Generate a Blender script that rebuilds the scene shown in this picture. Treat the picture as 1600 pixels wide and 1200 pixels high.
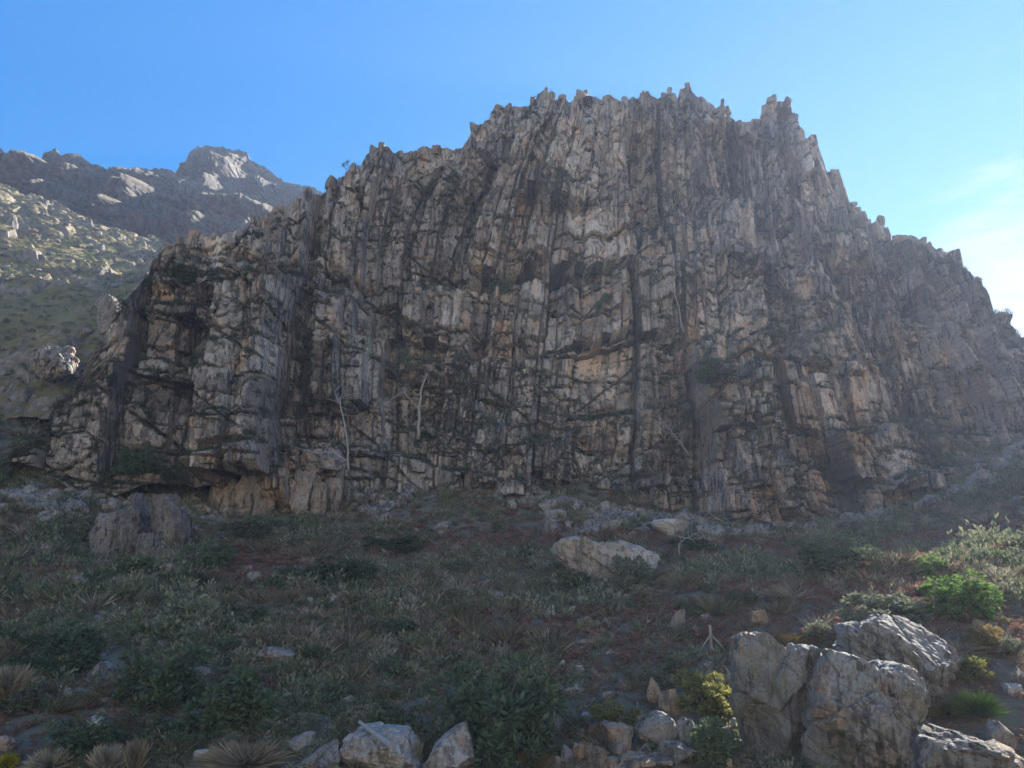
import bpy, bmesh, math, random
import numpy as np
R = math.radians
for o in list(bpy.data.objects): bpy.data.objects.remove(o)
S = bpy.context.scene
C = S.collection

# ------------------------------------------------------------------ camera, sky, sun, exposure
CAMZ, PITCH, FPX = 10.0, R(14.0), 1208.0
cam = bpy.data.cameras.new('camera'); cam.sensor_width = 36; cam.lens = FPX / 1600 * 36
cam.clip_start = 0.1; cam.clip_end = 6000
camo = bpy.data.objects.new('camera', cam); C.objects.link(camo)
camo.location = (0, 0, CAMZ); camo.rotation_euler = (R(90) + PITCH, 0, 0)
S.camera = camo
SUN_AZ, SUN_EL = R(40.0), R(25.5)          # azimuth to the right of the view direction (+Y)
SUNV = (math.sin(SUN_AZ) * math.cos(SUN_EL), math.cos(SUN_AZ) * math.cos(SUN_EL), math.sin(SUN_EL))
S.view_settings.view_transform = 'Standard'; S.view_settings.look = 'None'
S.view_settings.exposure = 2.1; S.view_settings.gamma = 1.0; S.view_settings.use_curve_mapping = False
S.cycles.use_denoising = True
S.cycles.max_bounces = 6; S.cycles.diffuse_bounces = 3; S.cycles.volume_bounces = 0
S.cycles.transparent_max_bounces = 6

sun = bpy.data.lights.new('sun', 'SUN'); sun.energy = 5.0; sun.angle = R(0.53); sun.color = (1.0, 0.93, 0.82)
suno = bpy.data.objects.new('sun', sun); C.objects.link(suno)
from mathutils import Vector
suno.rotation_euler = Vector(SUNV).to_track_quat('Z', 'Y').to_euler()
suno.location = (60, 60, 120)

class NT:
    """small node-tree writer"""
    def __init__(s, tree): s.t = tree; s.n = tree.nodes; s.l = tree.links; s.n.clear()
    def new(s, typ, ins=None, **props):
        n = s.n.new(typ)
        for k, v in props.items(): setattr(n, k, v)
        for k, v in (ins or {}).items(): s.put(n.inputs[k], v)
        return n
    def put(s, sock, v):
        if isinstance(v, bpy.types.NodeSocket): s.l.new(v, sock)
        elif isinstance(v, bpy.types.Node): s.l.new(v.outputs[0], sock)
        else: sock.default_value = v
    def math(s, op, a, b=0.0, c=0.0, clamp=False):
        n = s.n.new('ShaderNodeMath'); n.operation = op; n.use_clamp = clamp
        s.put(n.inputs[0], a); s.put(n.inputs[1], b); s.put(n.inputs[2], c); return n.outputs[0]
    def vmath(s, op, a, b):
        n = s.n.new('ShaderNodeVectorMath'); n.operation = op
        s.put(n.inputs[0], a); s.put(n.inputs[1], b)
        return n.outputs['Value'] if op == 'DOT_PRODUCT' else n.outputs[0]
    def noise(s, vec, scale, detail=4.0, rough=0.55, dist=0.0, seed=0.0):
        n = s.n.new('ShaderNodeTexNoise'); n.noise_dimensions = '4D'
        s.put(n.inputs['Vector'], vec); n.inputs['W'].default_value = seed
        n.inputs['Scale'].default_value = scale; n.inputs['Detail'].default_value = detail
        n.inputs['Roughness'].default_value = rough; n.inputs['Distortion'].default_value = dist
        return n.outputs['Fac']
    def mrange(s, v, a, b, lo=0.0, hi=1.0, smooth=True):
        n = s.n.new('ShaderNodeMapRange'); n.interpolation_type = 'SMOOTHSTEP' if smooth else 'LINEAR'
        s.put(n.inputs['Value'], v)
        for k, x in (('From Min', a), ('From Max', b), ('To Min', lo), ('To Max', hi)): s.put(n.inputs[k], x)
        return n.outputs[0]
    def mix(s, f, a, b, typ='MIX'):
        n = s.n.new('ShaderNodeMix'); n.data_type = 'RGBA'; n.blend_type = typ
        def col(v): return (*v, 1.0) if isinstance(v, tuple) and len(v) == 3 else v
        s.put(n.inputs['Factor'], f); s.put(n.inputs['A'], col(a)); s.put(n.inputs['B'], col(b))
        for o in n.outputs:
            if o.type == 'RGBA': return o

W = bpy.data.worlds.new('World'); S.world = W; W.use_nodes = True
w = NT(W.node_tree)
sky = w.new('ShaderNodeTexSky', sky_type='NISHITA', sun_disc=False)
sky.sun_elevation = SUN_EL; sky.sun_rotation = SUN_AZ
sky.altitude = 600; sky.air_density = 1.0; sky.dust_density = 0.0; sky.ozone_density = 4.0
tc = w.new('ShaderNodeTexCoord')
D = w.vmath('NORMALIZE', tc.outputs['Generated'], (0, 0, 0))
def pixdir(px, py):
    a = (px - 800) / FPX; b = (600 - py) / FPX
    v = Vector((a, math.cos(PITCH) - b * math.sin(PITCH), math.sin(PITCH) + b * math.cos(PITCH)))
    return tuple(v.normalized())
# thin wind-drawn cloud: banks of it low round the whole sky, one of them over the right-hand ridge
stretch = w.new('ShaderNodeMapping', {'Vector': D}); stretch.inputs['Scale'].default_value = (1.0, 1.0, 2.6)
stretch.inputs['Rotation'].default_value = (R(12), R(-10), 0)
wisp = w.noise(stretch, 5.5, 9.0, 0.62, 0.7, 3.1)
cover = None
for (c, r0, r1, k) in ((pixdir(1600, 425), 0.988, 0.9995, 1.0), (pixdir(1700, 560), 0.95, 0.99, 1.0), (pixdir(1600, 190), 0.992, 0.9995, 0.55),
                    ((0.9, -0.2, 0.25), 0.9, 0.99, 0.9), ((-0.3, -0.9, 0.3), 0.9, 0.99, 0.8), ((0.95, 0.3, 0.2), 0.94, 0.99, 0.9)):
    d = w.vmath('DOT_PRODUCT', D, tuple(Vector(c).normalized()))
    m = w.mrange(d, r0, r1, 0.0, k)
    cover = m if cover is None else w.math('MAXIMUM', cover, m)
cl = w.math('ADD', wisp, w.math('MULTIPLY', cover, 0.42))
cl = w.mrange(cl, 0.68, 1.04, 0.0, 0.7)
gm = w.new('ShaderNodeGamma', {'Color': sky.outputs[0], 'Gamma': 0.4})
hs = w.new('ShaderNodeHueSaturation', {'Color': gm.outputs[0], 'Saturation': 2.7, 'Hue': 0.513})
skyc = w.mix(cl, hs.outputs[0], (1.12, 1.2, 1.33))
bg = w.new('ShaderNodeBackground', {'Color': skyc, 'Strength': 0.118})
w.new('ShaderNodeOutputWorld', {'Surface': bg})

# ------------------------------------------------------------------ numbers: noise, projection
def h32(*a):
    h = np.uint32(2166136261)
    with np.errstate(over='ignore'):
        for v in a:
            v = np.asarray(v).astype(np.int64).astype(np.uint32)
            h = (h ^ v) * np.uint32(16777619)
            h = h ^ (h >> np.uint32(15)); h = h * np.uint32(2246822519); h = h ^ (h >> np.uint32(13))
    return h
def rnd(*a): return h32(*a).astype(np.float64) / 4294967295.0
def noise3(x, y, z, seed=0):
    xi, yi, zi = np.floor(x), np.floor(y), np.floor(z)
    fx, fy, fz = x - xi, y - yi, z - zi
    ux, uy, uz = fx*fx*(3-2*fx), fy*fy*(3-2*fy), fz*fz*(3-2*fz)
    out = 0
    for i in (0, 1):
        for j in (0, 1):
            for k in (0, 1):
                wgt = (ux if i else 1-ux) * (uy if j else 1-uy) * (uz if k else 1-uz)
                out = out + wgt * rnd(xi+i, yi+j, zi+k, seed)
    return out * 2 - 1
def fbm(x, y, z, octv=4, seed=0, gain=0.5):
    a, s, f = 1.0, 0.0, 1.0
    for o in range(octv):
        s = s + a * noise3(x*f, y*f, z*f, seed + o*17); a *= gain; f *= 2.03
    return s
def voro(u, v, seed, box=0.7):
    """jittered cells in 2-D: nearest id, F1, F2, offset to the nearest cell's centre"""
    ui, vi = np.floor(u), np.floor(v)
    f1 = np.full(u.shape, 9.0); f2 = np.full(u.shape, 9.0)
    idc = np.zeros(u.shape, np.uint32); du1 = np.zeros(u.shape); dv1 = np.zeros(u.shape)
    for i in (-1, 0, 1):
        for j in (-1, 0, 1):
            cu, cv = ui + i, vi + j
            h = h32(cu, cv, seed)
            ju = rnd(cu, cv, seed + 1); jv = rnd(cu, cv, seed + 2)
            du = u - (cu + 0.1 + 0.8*ju); dv = v - (cv + 0.1 + 0.8*jv)
            d = box*np.maximum(np.abs(du), np.abs(dv)) + (1-box)*np.sqrt(du*du + dv*dv)
            near = d < f1
            f2 = np.where(near, f1, np.minimum(f2, d)); f1 = np.where(near, d, f1)
            idc = np.where(near, h, idc); du1 = np.where(near, du, du1); dv1 = np.where(near, dv, dv1)
    return idc, f1, f2, du1, dv1
def sstep(a, b, x):
    t = np.clip((x - a) / (b - a), 0, 1); return t*t*(3-2*t)

CP, SP = math.cos(PITCH), math.sin(PITCH)
def at(px, py, Y):
    """the point seen at a picture position, Y metres in front of the camera"""
    a = (px - 800) / FPX; b = (600 - py) / FPX
    t = Y / (CP - b * SP)
    return np.array((a * t, Y, CAMZ + t * (SP + b * CP)))

# ------------------------------------------------------------------ object helpers
def mesh(name, V, F, mats, smooth=False, mat_idx=None):
    V = np.asarray(V, np.float32); me = bpy.data.meshes.new(name)
    if isinstance(F, np.ndarray):
        n, k = F.shape
        me.vertices.add(len(V)); me.vertices.foreach_set('co', V.ravel())
        me.loops.add(n*k); me.loops.foreach_set('vertex_index', F.astype(np.int32).ravel())
        me.polygons.add(n); me.polygons.foreach_set('loop_start', np.arange(0, n*k, k, dtype=np.int32))
        me.update(calc_edges=True)
    else:
        me.from_pydata([tuple(v) for v in V.tolist()], [], F)
    for m in (mats if isinstance(mats, (list, tuple)) else [mats]): me.materials.append(m)
    if mat_idx is not None: me.polygons.foreach_set('material_index', np.asarray(mat_idx, np.int32))
    me.polygons.foreach_set('use_smooth', np.full(len(me.polygons), smooth))
    me.update(); return me
def link(name, data, loc=(0, 0, 0), parent=None, rot=(0, 0, 0), scl=(1, 1, 1)):
    o = bpy.data.objects.new(name, data); C.objects.link(o)
    o.location = loc; o.rotation_euler = rot; o.scale = scl
    if parent is not None: o.parent = parent
    return o
def tag(o, label, cat, group=None):
    o['label'] = label; o['category'] = cat
    if group: o['group'] = group
    return o
def structure(o): o['kind'] = 'structure'; return o
def stuff(o, label, cat=None):
    o['kind'] = 'stuff'; o['label'] = label
    if cat: o['category'] = cat
    return o
def grid_faces(nr, nc):
    i = np.arange((nr-1)*(nc-1)); r, c = i // (nc-1), i % (nc-1); a = r*nc + c
    return np.stack([a, a+1, a+nc+1, a+nc], 1)

# ------------------------------------------------------------------ materials
def mat(name):
    m = bpy.data.materials.new(name); m.use_nodes = True; return m, NT(m.node_tree)
def rock_mat(name, scale=1.0, base=(0.21, 0.185, 0.155), pale=(0.36, 0.34, 0.30), dark=(0.045, 0.042, 0.042),
             rust=(0.30, 0.15, 0.075), rust_amt=0.5, dark_amt=0.5, pale_amt=0.5, moss=0.3, zs=0.5, bump=0.6, local=False, tone=False):
    m, n = mat(name)
    if local:
        src = n.new('ShaderNodeTexCoord').outputs['Object']
    else:
        src = n.new('ShaderNodeNewGeometry').outputs['Position']
    mp = n.new('ShaderNodeMapping', {'Vector': src}); mp.inputs['Scale'].default_value = (scale, scale, scale)
    P = mp.outputs[0]
    st = n.new('ShaderNodeMapping', {'Vector': P}); st.inputs['Scale'].default_value = (1, 1, zs)
    Q = st.outputs[0]
    big = n.noise(Q, 0.16, 3, 0.5, 0.3, 1.0)
    mid = n.noise(Q, 0.9, 6, 0.65, 0.5, 5.0)
    fine = n.noise(Q, 4.0, 6, 0.7, 0.2, 9.0)
    grain = n.noise(P, 22.0, 4, 0.7, 0.0, 2.0)
    warm = n.noise(Q, 0.33, 4, 0.6, 0.6, 21.0)
    col = n.mix(n.mrange(mid, 0.4, 0.6), base, tuple(0.6*a + 0.4*b for a, b in zip(base, pale)))
    k = n.math('ADD', warm, n.math('MULTIPLY', n.math('SUBTRACT', mid, 0.5), 0.6))
    if tone:
        tn = n.new('ShaderNodeAttribute', attribute_name='tone').outputs['Vector']
        tx = n.new('ShaderNodeSeparateXYZ', {0: tn})
        k = n.math('ADD', k, n.math('MULTIPLY', n.math('SUBTRACT', tx.outputs[1], 0.5), 0.22))
    col = n.mix(n.mrange(k, 0.53, 0.66, 0.0, rust_amt), col, n.mix(n.mrange(fine, 0.4, 0.6), rust, tuple(min(1, 1.35*c + 0.03) for c in rust)))
    col = n.mix(n.mrange(n.math('ADD', n.math('MULTIPLY', fine, 0.6), n.math('MULTIPLY', big, 0.4)), 0.5, 0.58, 0.0, pale_amt), col, pale)
    sv = n.new('ShaderNodeMapping', {'Vector': P}); sv.inputs['Scale'].default_value = (1, 1, 0.22)
    streak = n.noise(sv.outputs[0], 1.9, 5, 0.65, 0.3, 33.0)
    col = n.mix(n.mrange(n.math('ADD', n.math('MULTIPLY', streak, 0.7), n.math('MULTIPLY', n.noise(P, 0.09, 3, 0.5, 0.0, 14.0), 0.3)), 0.5, 0.58, 0.0, dark_amt), col, dark)
    blot = n.noise(P, 7.0, 5, 0.7, 0.3, 52.0)
    col = n.mix(n.mrange(blot, 0.55, 0.62, 0.0, dark_amt*0.8), col, dark)
    col = n.mix(n.mrange(n.noise(P, 3.1, 5, 0.7, 0.3, 58.0), 0.57, 0.64, 0.0, pale_amt*0.7), col, pale)
    mo = n.noise(P, 0.55, 5, 0.65, 0.2, 40.0)
    col = n.mix(n.mrange(mo, 0.53, 0.66, 0.0, moss), col, (0.12, 0.13, 0.06))
    col = n.mix(n.mrange(grain, 0.35, 0.65, 0.0, 0.6), col, n.mix(1.0, col, (0.5, 0.5, 0.5), 'MULTIPLY'))
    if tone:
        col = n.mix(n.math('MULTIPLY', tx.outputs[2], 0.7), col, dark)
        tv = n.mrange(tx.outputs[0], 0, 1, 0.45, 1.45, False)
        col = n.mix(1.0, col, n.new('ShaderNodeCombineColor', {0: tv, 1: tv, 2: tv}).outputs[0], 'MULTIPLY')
    hgt = n.math('ADD', n.math('MULTIPLY', fine, 0.7), n.math('MULTIPLY', grain, 0.25))
    bp = n.new('ShaderNodeBump', {'Height': hgt, 'Strength': bump, 'Distance': 0.16 / scale})
    b = n.new('ShaderNodeBsdfPrincipled', {'Base Color': col, 'Roughness': 0.88, 'Normal': bp.outputs[0]})
    b.inputs['Specular IOR Level'].default_value = 0.25
    n.new('ShaderNodeOutputMaterial', {'Surface': b}); return m
def leaf_mat(name, cols, trans=0.35, vary=0.5, pos_scale=0.12, patch=None):
    """foliage: colour by random clump and by patches of ground"""
    m, n = mat(name)
    oi = n.new('ShaderNodeObjectInfo')
    geo = n.new('ShaderNodeNewGeometry')
    pn = n.noise(geo.outputs['Position'], pos_scale, 3, 0.6, 0.4, 3.0)
    fn = n.noise(geo.outputs['Position'], 2.2, 3, 0.6, 0.0, 8.0)
    k = n.math('ADD', n.math('MULTIPLY', oi.outputs['Random'], vary), n.math('MULTIPLY', fn, 1 - vary))
    ramp = n.new('ShaderNodeValToRGB', {'Fac': k}); r = ramp.color_ramp
    while len(r.elements) < len(cols): r.elements.new(0.5)
    for i, c in enumerate(cols): r.elements[i].position = 0.15 + 0.7*i/max(1, len(cols)-1); r.elements[i].color = (*c, 1)
    col = ramp.outputs[0]
    if patch: col = n.mix(n.mrange(pn, 0.45, 0.6), col, n.mix(0.75, col, patch))
    ri = n.mrange(geo.outputs['Random Per Island'], 0, 1, 0.6, 1.35, False)
    col = n.mix(1.0, col, n.new('ShaderNodeCombineColor', {0: ri, 1: ri, 2: ri}).outputs[0], 'MULTIPLY')
    d = n.new('ShaderNodeBsdfDiffuse', {'Color': col}); t = n.new('ShaderNodeBsdfTranslucent', {'Color': col})
    g = n.new('ShaderNodeBsdfGlossy', {'Roughness': 0.55}); g.inputs['Color'].default_value = (0.5, 0.5, 0.5, 1)
    a = n.new('ShaderNodeMixShader', {0: trans, 1: d.outputs[0], 2: t.outputs[0]})
    b = n.new('ShaderNodeMixShader', {0: 0.04, 1: a.outputs[0], 2: g.outputs[0]})
    n.new('ShaderNodeOutputMaterial', {'Surface': b}); return m
def wood_mat(name, a, b_):
    m, n = mat(name)
    P = n.new('ShaderNodeTexCoord').outputs['Object']
    st = n.new('ShaderNodeMapping', {'Vector': P}); st.inputs['Scale'].default_value = (1, 1, 0.15)
    f = n.noise(st.outputs[0], 22.0, 5, 0.65, 0.4, 2.0)
    col = n.mix(n.mrange(f, 0.3, 0.7), a, b_)
    bp = n.new('ShaderNodeBump', {'Height': f, 'Strength': 0.5, 'Distance': 0.02})
    s = n.new('ShaderNodeBsdfPrincipled', {'Base Color': col, 'Roughness': 0.85, 'Normal': bp.outputs[0]})
    n.new('ShaderNodeOutputMaterial', {'Surface': s}); return m

M_CLIFF = rock_mat('cliff_rock', 1.0, (0.31, 0.265, 0.22), (0.52, 0.485, 0.425), dark=(0.07, 0.068, 0.07), rust=(0.42, 0.27, 0.17), rust_amt=0.7, dark_amt=0.9, pale_amt=0.6, moss=0.4, bump=1.0, tone=True)
M_CROPT = rock_mat('rusty_outcrop_rock', 1.2, (0.25, 0.20, 0.155), (0.46, 0.41, 0.345), dark=(0.06, 0.057, 0.055), rust=(0.36, 0.22, 0.13), rust_amt=0.75, dark_amt=0.9, pale_amt=0.45, moss=0.35, bump=1.0)
M_CROPD = rock_mat('dark_outcrop_rock', 1.2, (0.13, 0.115, 0.105), (0.34, 0.33, 0.31), dark=(0.045, 0.043, 0.045), rust=(0.24, 0.15, 0.09), rust_amt=0.5, dark_amt=0.9, pale_amt=0.5, moss=0.4, bump=1.0)
M_CROP = rock_mat('outcrop_rock', 1.2, (0.22, 0.195, 0.17), (0.45, 0.43, 0.39), dark=(0.06, 0.058, 0.058), rust=(0.42, 0.24, 0.13), rust_amt=0.6, dark_amt=0.85, pale_amt=0.55, moss=0.35, bump=1.0)
M_PALE = rock_mat('pale_boulder_rock', 1.6, (0.33, 0.305, 0.27), (0.56, 0.54, 0.50), rust_amt=0.5, dark_amt=0.6, pale_amt=0.65, moss=0.1, zs=0.6, bump=0.9)
M_WHITE = rock_mat('white_boulder_rock', 1.6, (0.46, 0.45, 0.43), (0.62, 0.61, 0.59), rust_amt=0.2, dark_amt=0.3, pale_amt=0.6, moss=0.05, zs=0.6, bump=0.8)
M_GREY = rock_mat('grey_boulder_rock', 1.6, (0.20, 0.185, 0.165), (0.40, 0.385, 0.355), rust_amt=0.5, dark_amt=0.75, pale_amt=0.5, moss=0.35, zs=0.6, bump=0.9)
M_TAN = rock_mat('rusty_boulder_rock', 1.4, (0.36, 0.26, 0.18), (0.54, 0.44, 0.345), rust=(0.44, 0.25, 0.13), rust_amt=0.8, dark_amt=0.7, pale_amt=0.4, moss=0.2, zs=0.5, bump=0.9)
M_LICHEN = rock_mat('lichen_boulder_rock', 1.9, (0.165, 0.155, 0.135), (0.38, 0.375, 0.345), rust=(0.30, 0.15, 0.07), rust_amt=0.7, dark_amt=0.8, pale_amt=0.6, moss=0.6, zs=0.6, bump=1.0)
M_WOOD = wood_mat('weathered_wood', (0.40, 0.38, 0.355), (0.22, 0.205, 0.19))
M_POST = wood_mat('post_wood', (0.36, 0.31, 0.24), (0.20, 0.16, 0.12))
M_STEM = wood_mat('shrub_stem', (0.16, 0.12, 0.09), (0.07, 0.055, 0.045))

def soil_mat():
    m, n = mat('hill_soil')
    P = n.new('ShaderNodeNewGeometry').outputs['Position']
    a = n.noise(P, 0.35, 6, 0.65, 0.3, 1.0); b = n.noise(P, 4.0, 6, 0.7, 0.2, 2.0)
    col = n.mix(n.mrange(a, 0.35, 0.65), (0.19, 0.155, 0.115), (0.13, 0.135, 0.09))
    col = n.mix(n.mrange(b, 0.45, 0.75, 0.0, 0.6), col, (0.22, 0.19, 0.15))
    bp = n.new('ShaderNodeBump', {'Height': b, 'Strength': 1.0, 'Distance': 0.25})
    s = n.new('ShaderNodeBsdfPrincipled', {'Base Color': col, 'Roughness': 0.95, 'Normal': bp.outputs[0]})
    n.new('ShaderNodeOutputMaterial', {'Surface': s}); return m
M_SOIL = soil_mat()
def grass_hill_mat(name, sc=1.0, rocky=0.5, g0=(0.125, 0.105, 0.042), g1=(0.22, 0.17, 0.08), g2=(0.05, 0.05, 0.027), r0=(0.12, 0.105, 0.09), r1=(0.27, 0.245, 0.205)):
    """steep ground keeps bare rock, gentler ground carries grass"""
    m, n = mat(name)
    g = n.new('ShaderNodeNewGeometry'); P = g.outputs['Position']
    up = n.new('ShaderNodeSeparateXYZ', {0: g.outputs['Normal']}).outputs[2]
    a = n.noise(P, 0.09*sc, 6, 0.65, 0.4, 1.0); b = n.noise(P, 0.9*sc, 6, 0.7, 0.3, 2.0); f = n.noise(P, 3.5*sc, 4, 0.7, 0.0, 6.0)
    grass = n.mix(n.mrange(a, 0.35, 0.65), g0, g1)
    grass = n.mix(n.mrange(f, 0.4, 0.7, 0.0, 0.5), grass, g2)
    rock = n.mix(n.mrange(b, 0.35, 0.65), r0, r1)
    k = n.math('ADD', up, n.math('MULTIPLY', n.math('SUBTRACT', b, 0.5), 0.9))
    col = n.mix(n.mrange(k, rocky - 0.08, rocky + 0.1), rock, grass)
    bp = n.new('ShaderNodeBump', {'Height': n.math('ADD', b, n.math('MULTIPLY', f, 0.4)), 'Strength': 0.9, 'Distance': 0.5/sc})
    s = n.new('ShaderNodeBsdfPrincipled', {'Base Color': col, 'Roughness': 0.95, 'Normal': bp.outputs[0]})
    n.new('ShaderNodeOutputMaterial', {'Surface': s}); return m
M_HILL = grass_hill_mat('rocky_grass_hill', 1.0, 0.44, (0.17, 0.14, 0.05), (0.29, 0.22, 0.095))
M_FILL_HILL = grass_hill_mat('pale_fill_hillside', 0.6, 0.4, (0.36, 0.32, 0.24), (0.44, 0.39, 0.31), (0.30, 0.27, 0.21))  # straw colour kept extra pale so the added hillside bounces more sunlight
M_MOUNT = grass_hill_mat('mountain_grass_and_rock', 0.5, 0.5, (0.12, 0.11, 0.045), (0.19, 0.155, 0.07), r0=(0.055, 0.05, 0.047), r1=(0.16, 0.145, 0.125))

# ------------------------------------------------------------------ ground: the talus slope below the cliff
def tps(ctrl):
    P = np.array(ctrl); X, Z = P[:, :2], P[:, 2]; n = len(P)
    def U(r2): return np.where(r2 > 0, r2*np.log(np.maximum(r2, 1e-9)), 0)
    K = U(((X[:, None]-X[None])**2).sum(-1)) + np.eye(n)*3.0
    A = np.zeros((n+3, n+3)); A[:n, :n] = K; A[:n, n] = 1; A[:n, n+1:] = X; A[n, :n] = 1; A[n+1:, :n] = X.T
    sol = np.linalg.solve(A, np.concatenate([Z, np.zeros(3)]))
    def f(x, y):
        sh = x.shape; x = x.ravel(); y = y.ravel(); out = sol[n] + sol[n+1]*x + sol[n+2]*y
        for i in range(n): out = out + sol[i]*U((x-X[i, 0])**2 + (y-X[i, 1])**2)
        return out.reshape(sh)
    return f
GC = [(-150,1240,25),(300,1230,25),(800,1230,25),(1300,1240,24.5),(1750,1225,24.5),
      (-150,1110,32),(0,1105,32),(400,1105,32),(800,1105,31.5),(1050,1115,29.5),(1350,1125,29),(1600,1090,29.5),(1760,1060,30),
      (-150,1010,41),(0,1000,41),(400,1000,41),(800,1000,41),(1100,1000,38),(1250,995,35.5),(1450,980,34.5),(1600,955,36),(1760,930,37),
      (-150,900,55),(0,900,55),(150,905,57),(400,900,59),(800,900,60),(1100,890,58),(1300,885,52),(1440,870,47),(1600,860,48),(1760,830,50),
      (-150,780,77),(0,800,74),(150,860,69),(300,815,80),(600,815,85),(800,820,84),(1000,840,80),(1200,850,76),(1400,825,73),(1540,780,74),(1640,700,82),(1760,660,90),
      (-150,640,100),(0,690,92),(75,745,87),(450,790,90),(600,745,97),(800,765,96),(1050,800,93),(1180,820,90),(1400,800,92)]
gctrl = [tuple(at(*c)) for c in GC]
gctrl += [(-70,125,40),(-40,125,26),(0,125,26),(40,125,26),(75,125,34),(-70,150,48),(0,150,28),(70,150,34),
          (0,6,6.2),(-25,6,6.0),(25,6,6.4),(0,-10,7.0),(-40,-10,6.0),(40,-10,7.5)]
gfun = tps(gctrl)
Y0x = np.array([-90,-57,-34,-18,0,18,36,52,70,100.]); Y0y = np.array([98,86,91,98,100,98,95,96,99,112.])   # plan line of the cliff
def ground(x, y):
    x = np.asarray(x, float); y = np.asarray(y, float)
    z = gfun(np.clip(x, -85, 95), np.clip(y, -10, 150))
    z = z + 0.35*fbm(x*0.16, y*0.16, 0*x, 3, 5) + 0.16*fbm(x*0.7, y*0.7, 0*x, 3, 9)
    foot = np.interp(x, Y0x, Y0y)
    z = z + 2.6*np.clip(fbm(x*0.09, 0*x, 0*x+4, 3, 15)+0.15, -0.25, 1)*np.exp(-((y-foot-1.0)/5.0)**2)
    return z
def gz(x, y): return float(ground(np.array([x]), np.array([y]))[0])
def hit(px, py, y0=14.0, y1=125.0):
    """where the sight line through a picture position meets the slope"""
    Y = np.linspace(y0, y1, 900)
    a = (px-800)/FPX; b = (600-py)/FPX; t = Y/(CP-b*SP)
    X = a*t; Z = CAMZ + t*(SP+b*CP)
    d = Z - ground(X, Y); k = np.where(d < 0)[0]
    i = k[0] if len(k) else len(Y)-1
    return np.array((X[i], Y[i], ground(X[i:i+1], Y[i:i+1])[0]))
def core(lo, a, b, hi, step, outer):
    return np.unique(np.concatenate([np.geomspace(1, abs(lo-a)+1, outer)[::-1]*-1+1+a, np.arange(a, b, step), b-1+np.geomspace(1, hi-b+1, outer)]))
gx = core(-900, -75, 88, 900, 0.5, 22); gy = core(-300, 12, 112, 900, 0.5, 22)
GX, GY = np.meshgrid(gx, gy); GZ = ground(GX, GY)
g = structure(link('ground', mesh('ground', np.stack([GX, GY, GZ], -1).reshape(-1, 3), grid_faces(*GX.shape), M_SOIL, True)))
g['label'] = 'shaded scrub-covered talus slope rising to the cliff'

# ------------------------------------------------------------------ the cliff
SKY = [(40,790),(75,715),(90,670),(110,630),(130,592),(150,565),(165,520),(185,490),(215,470),(230,440),(234,402),(255,380),(300,372),(330,365),(345,372),(392,352),
 (396,345),(415,345),(440,326),(460,318),(506,300),(512,288),(540,277),(565,262),(573,242),(582,232),(606,233),(612,240),(640,238),(660,230),(690,232),(722,232),
 (735,212),(741,193),(750,192),(760,198),(765,185),(775,165),(790,171),(797,165),(815,167),(827,162),(830,148),(850,143),(878,150),(890,158),(905,150),(915,141),
 (925,150),(935,158),(950,150),(965,152),(975,158),(990,152),(1005,146),(1012,140),(1020,152),(1040,152),(1045,148),(1058,152),(1062,138),(1075,135),(1087,150),
 (1110,160),(1120,168),(1128,163),(1140,180),(1152,195),(1157,190),(1175,186),(1189,188),(1193,168),(1205,158),(1220,163),(1225,158),(1235,158),(1237,180),
 (1243,190),(1245,215),(1255,232),(1258,222),(1270,217),(1277,220),(1285,245),(1292,270),(1303,264),(1311,266),(1320,300),(1323,316),(1336,316),(1340,330),
 (1353,326),(1358,346),(1375,342),(1385,345),(1393,375),(1400,380),(1425,370),(1440,382),(1455,385),(1475,400),(1494,410),(1502,432),(1508,470),(1520,485),
 (1545,488),(1565,505),(1585,530),(1600,536),(1650,560),(1760,600),(1900,680)]
LEAN = 0.2
ZB = 18.0
def y0(x): return np.interp(x, Y0x, Y0y)
def on_cliff(px, py, n=6):
    Y = 98.0
    for _ in range(n):
        p = at(px, py, Y); Y = float(y0(p[0])) + LEAN*(p[2]-ZB)
    return at(px, py, Y)
sk = np.array([on_cliff(*q) for q in SKY])
NC, NR = 1250, 500
cx = np.linspace(sk[0, 0], sk[-1, 0]*0.92, NC)
z1 = np.interp(cx, sk[:, 0], sk[:, 2])
c1 = np.floor(cx/0.8 + 0.5*np.sin(cx*1.7) + 0.4*np.sin(cx*0.63)); c2 = np.floor(cx/0.24)
z1 = z1 + (rnd(c1, 0, 77)-0.6)*0.7 + (rnd(c2, 0, 78)-0.5)*0.3
zb = np.minimum(ground(cx, y0(cx)+1.0) - 2.5, z1 - 1.0)
T = np.linspace(0, 1, NR)[:, None]
CX = np.repeat(cx[None], NR, 0); CZ = zb[None] + (z1-zb)[None]*T
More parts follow.
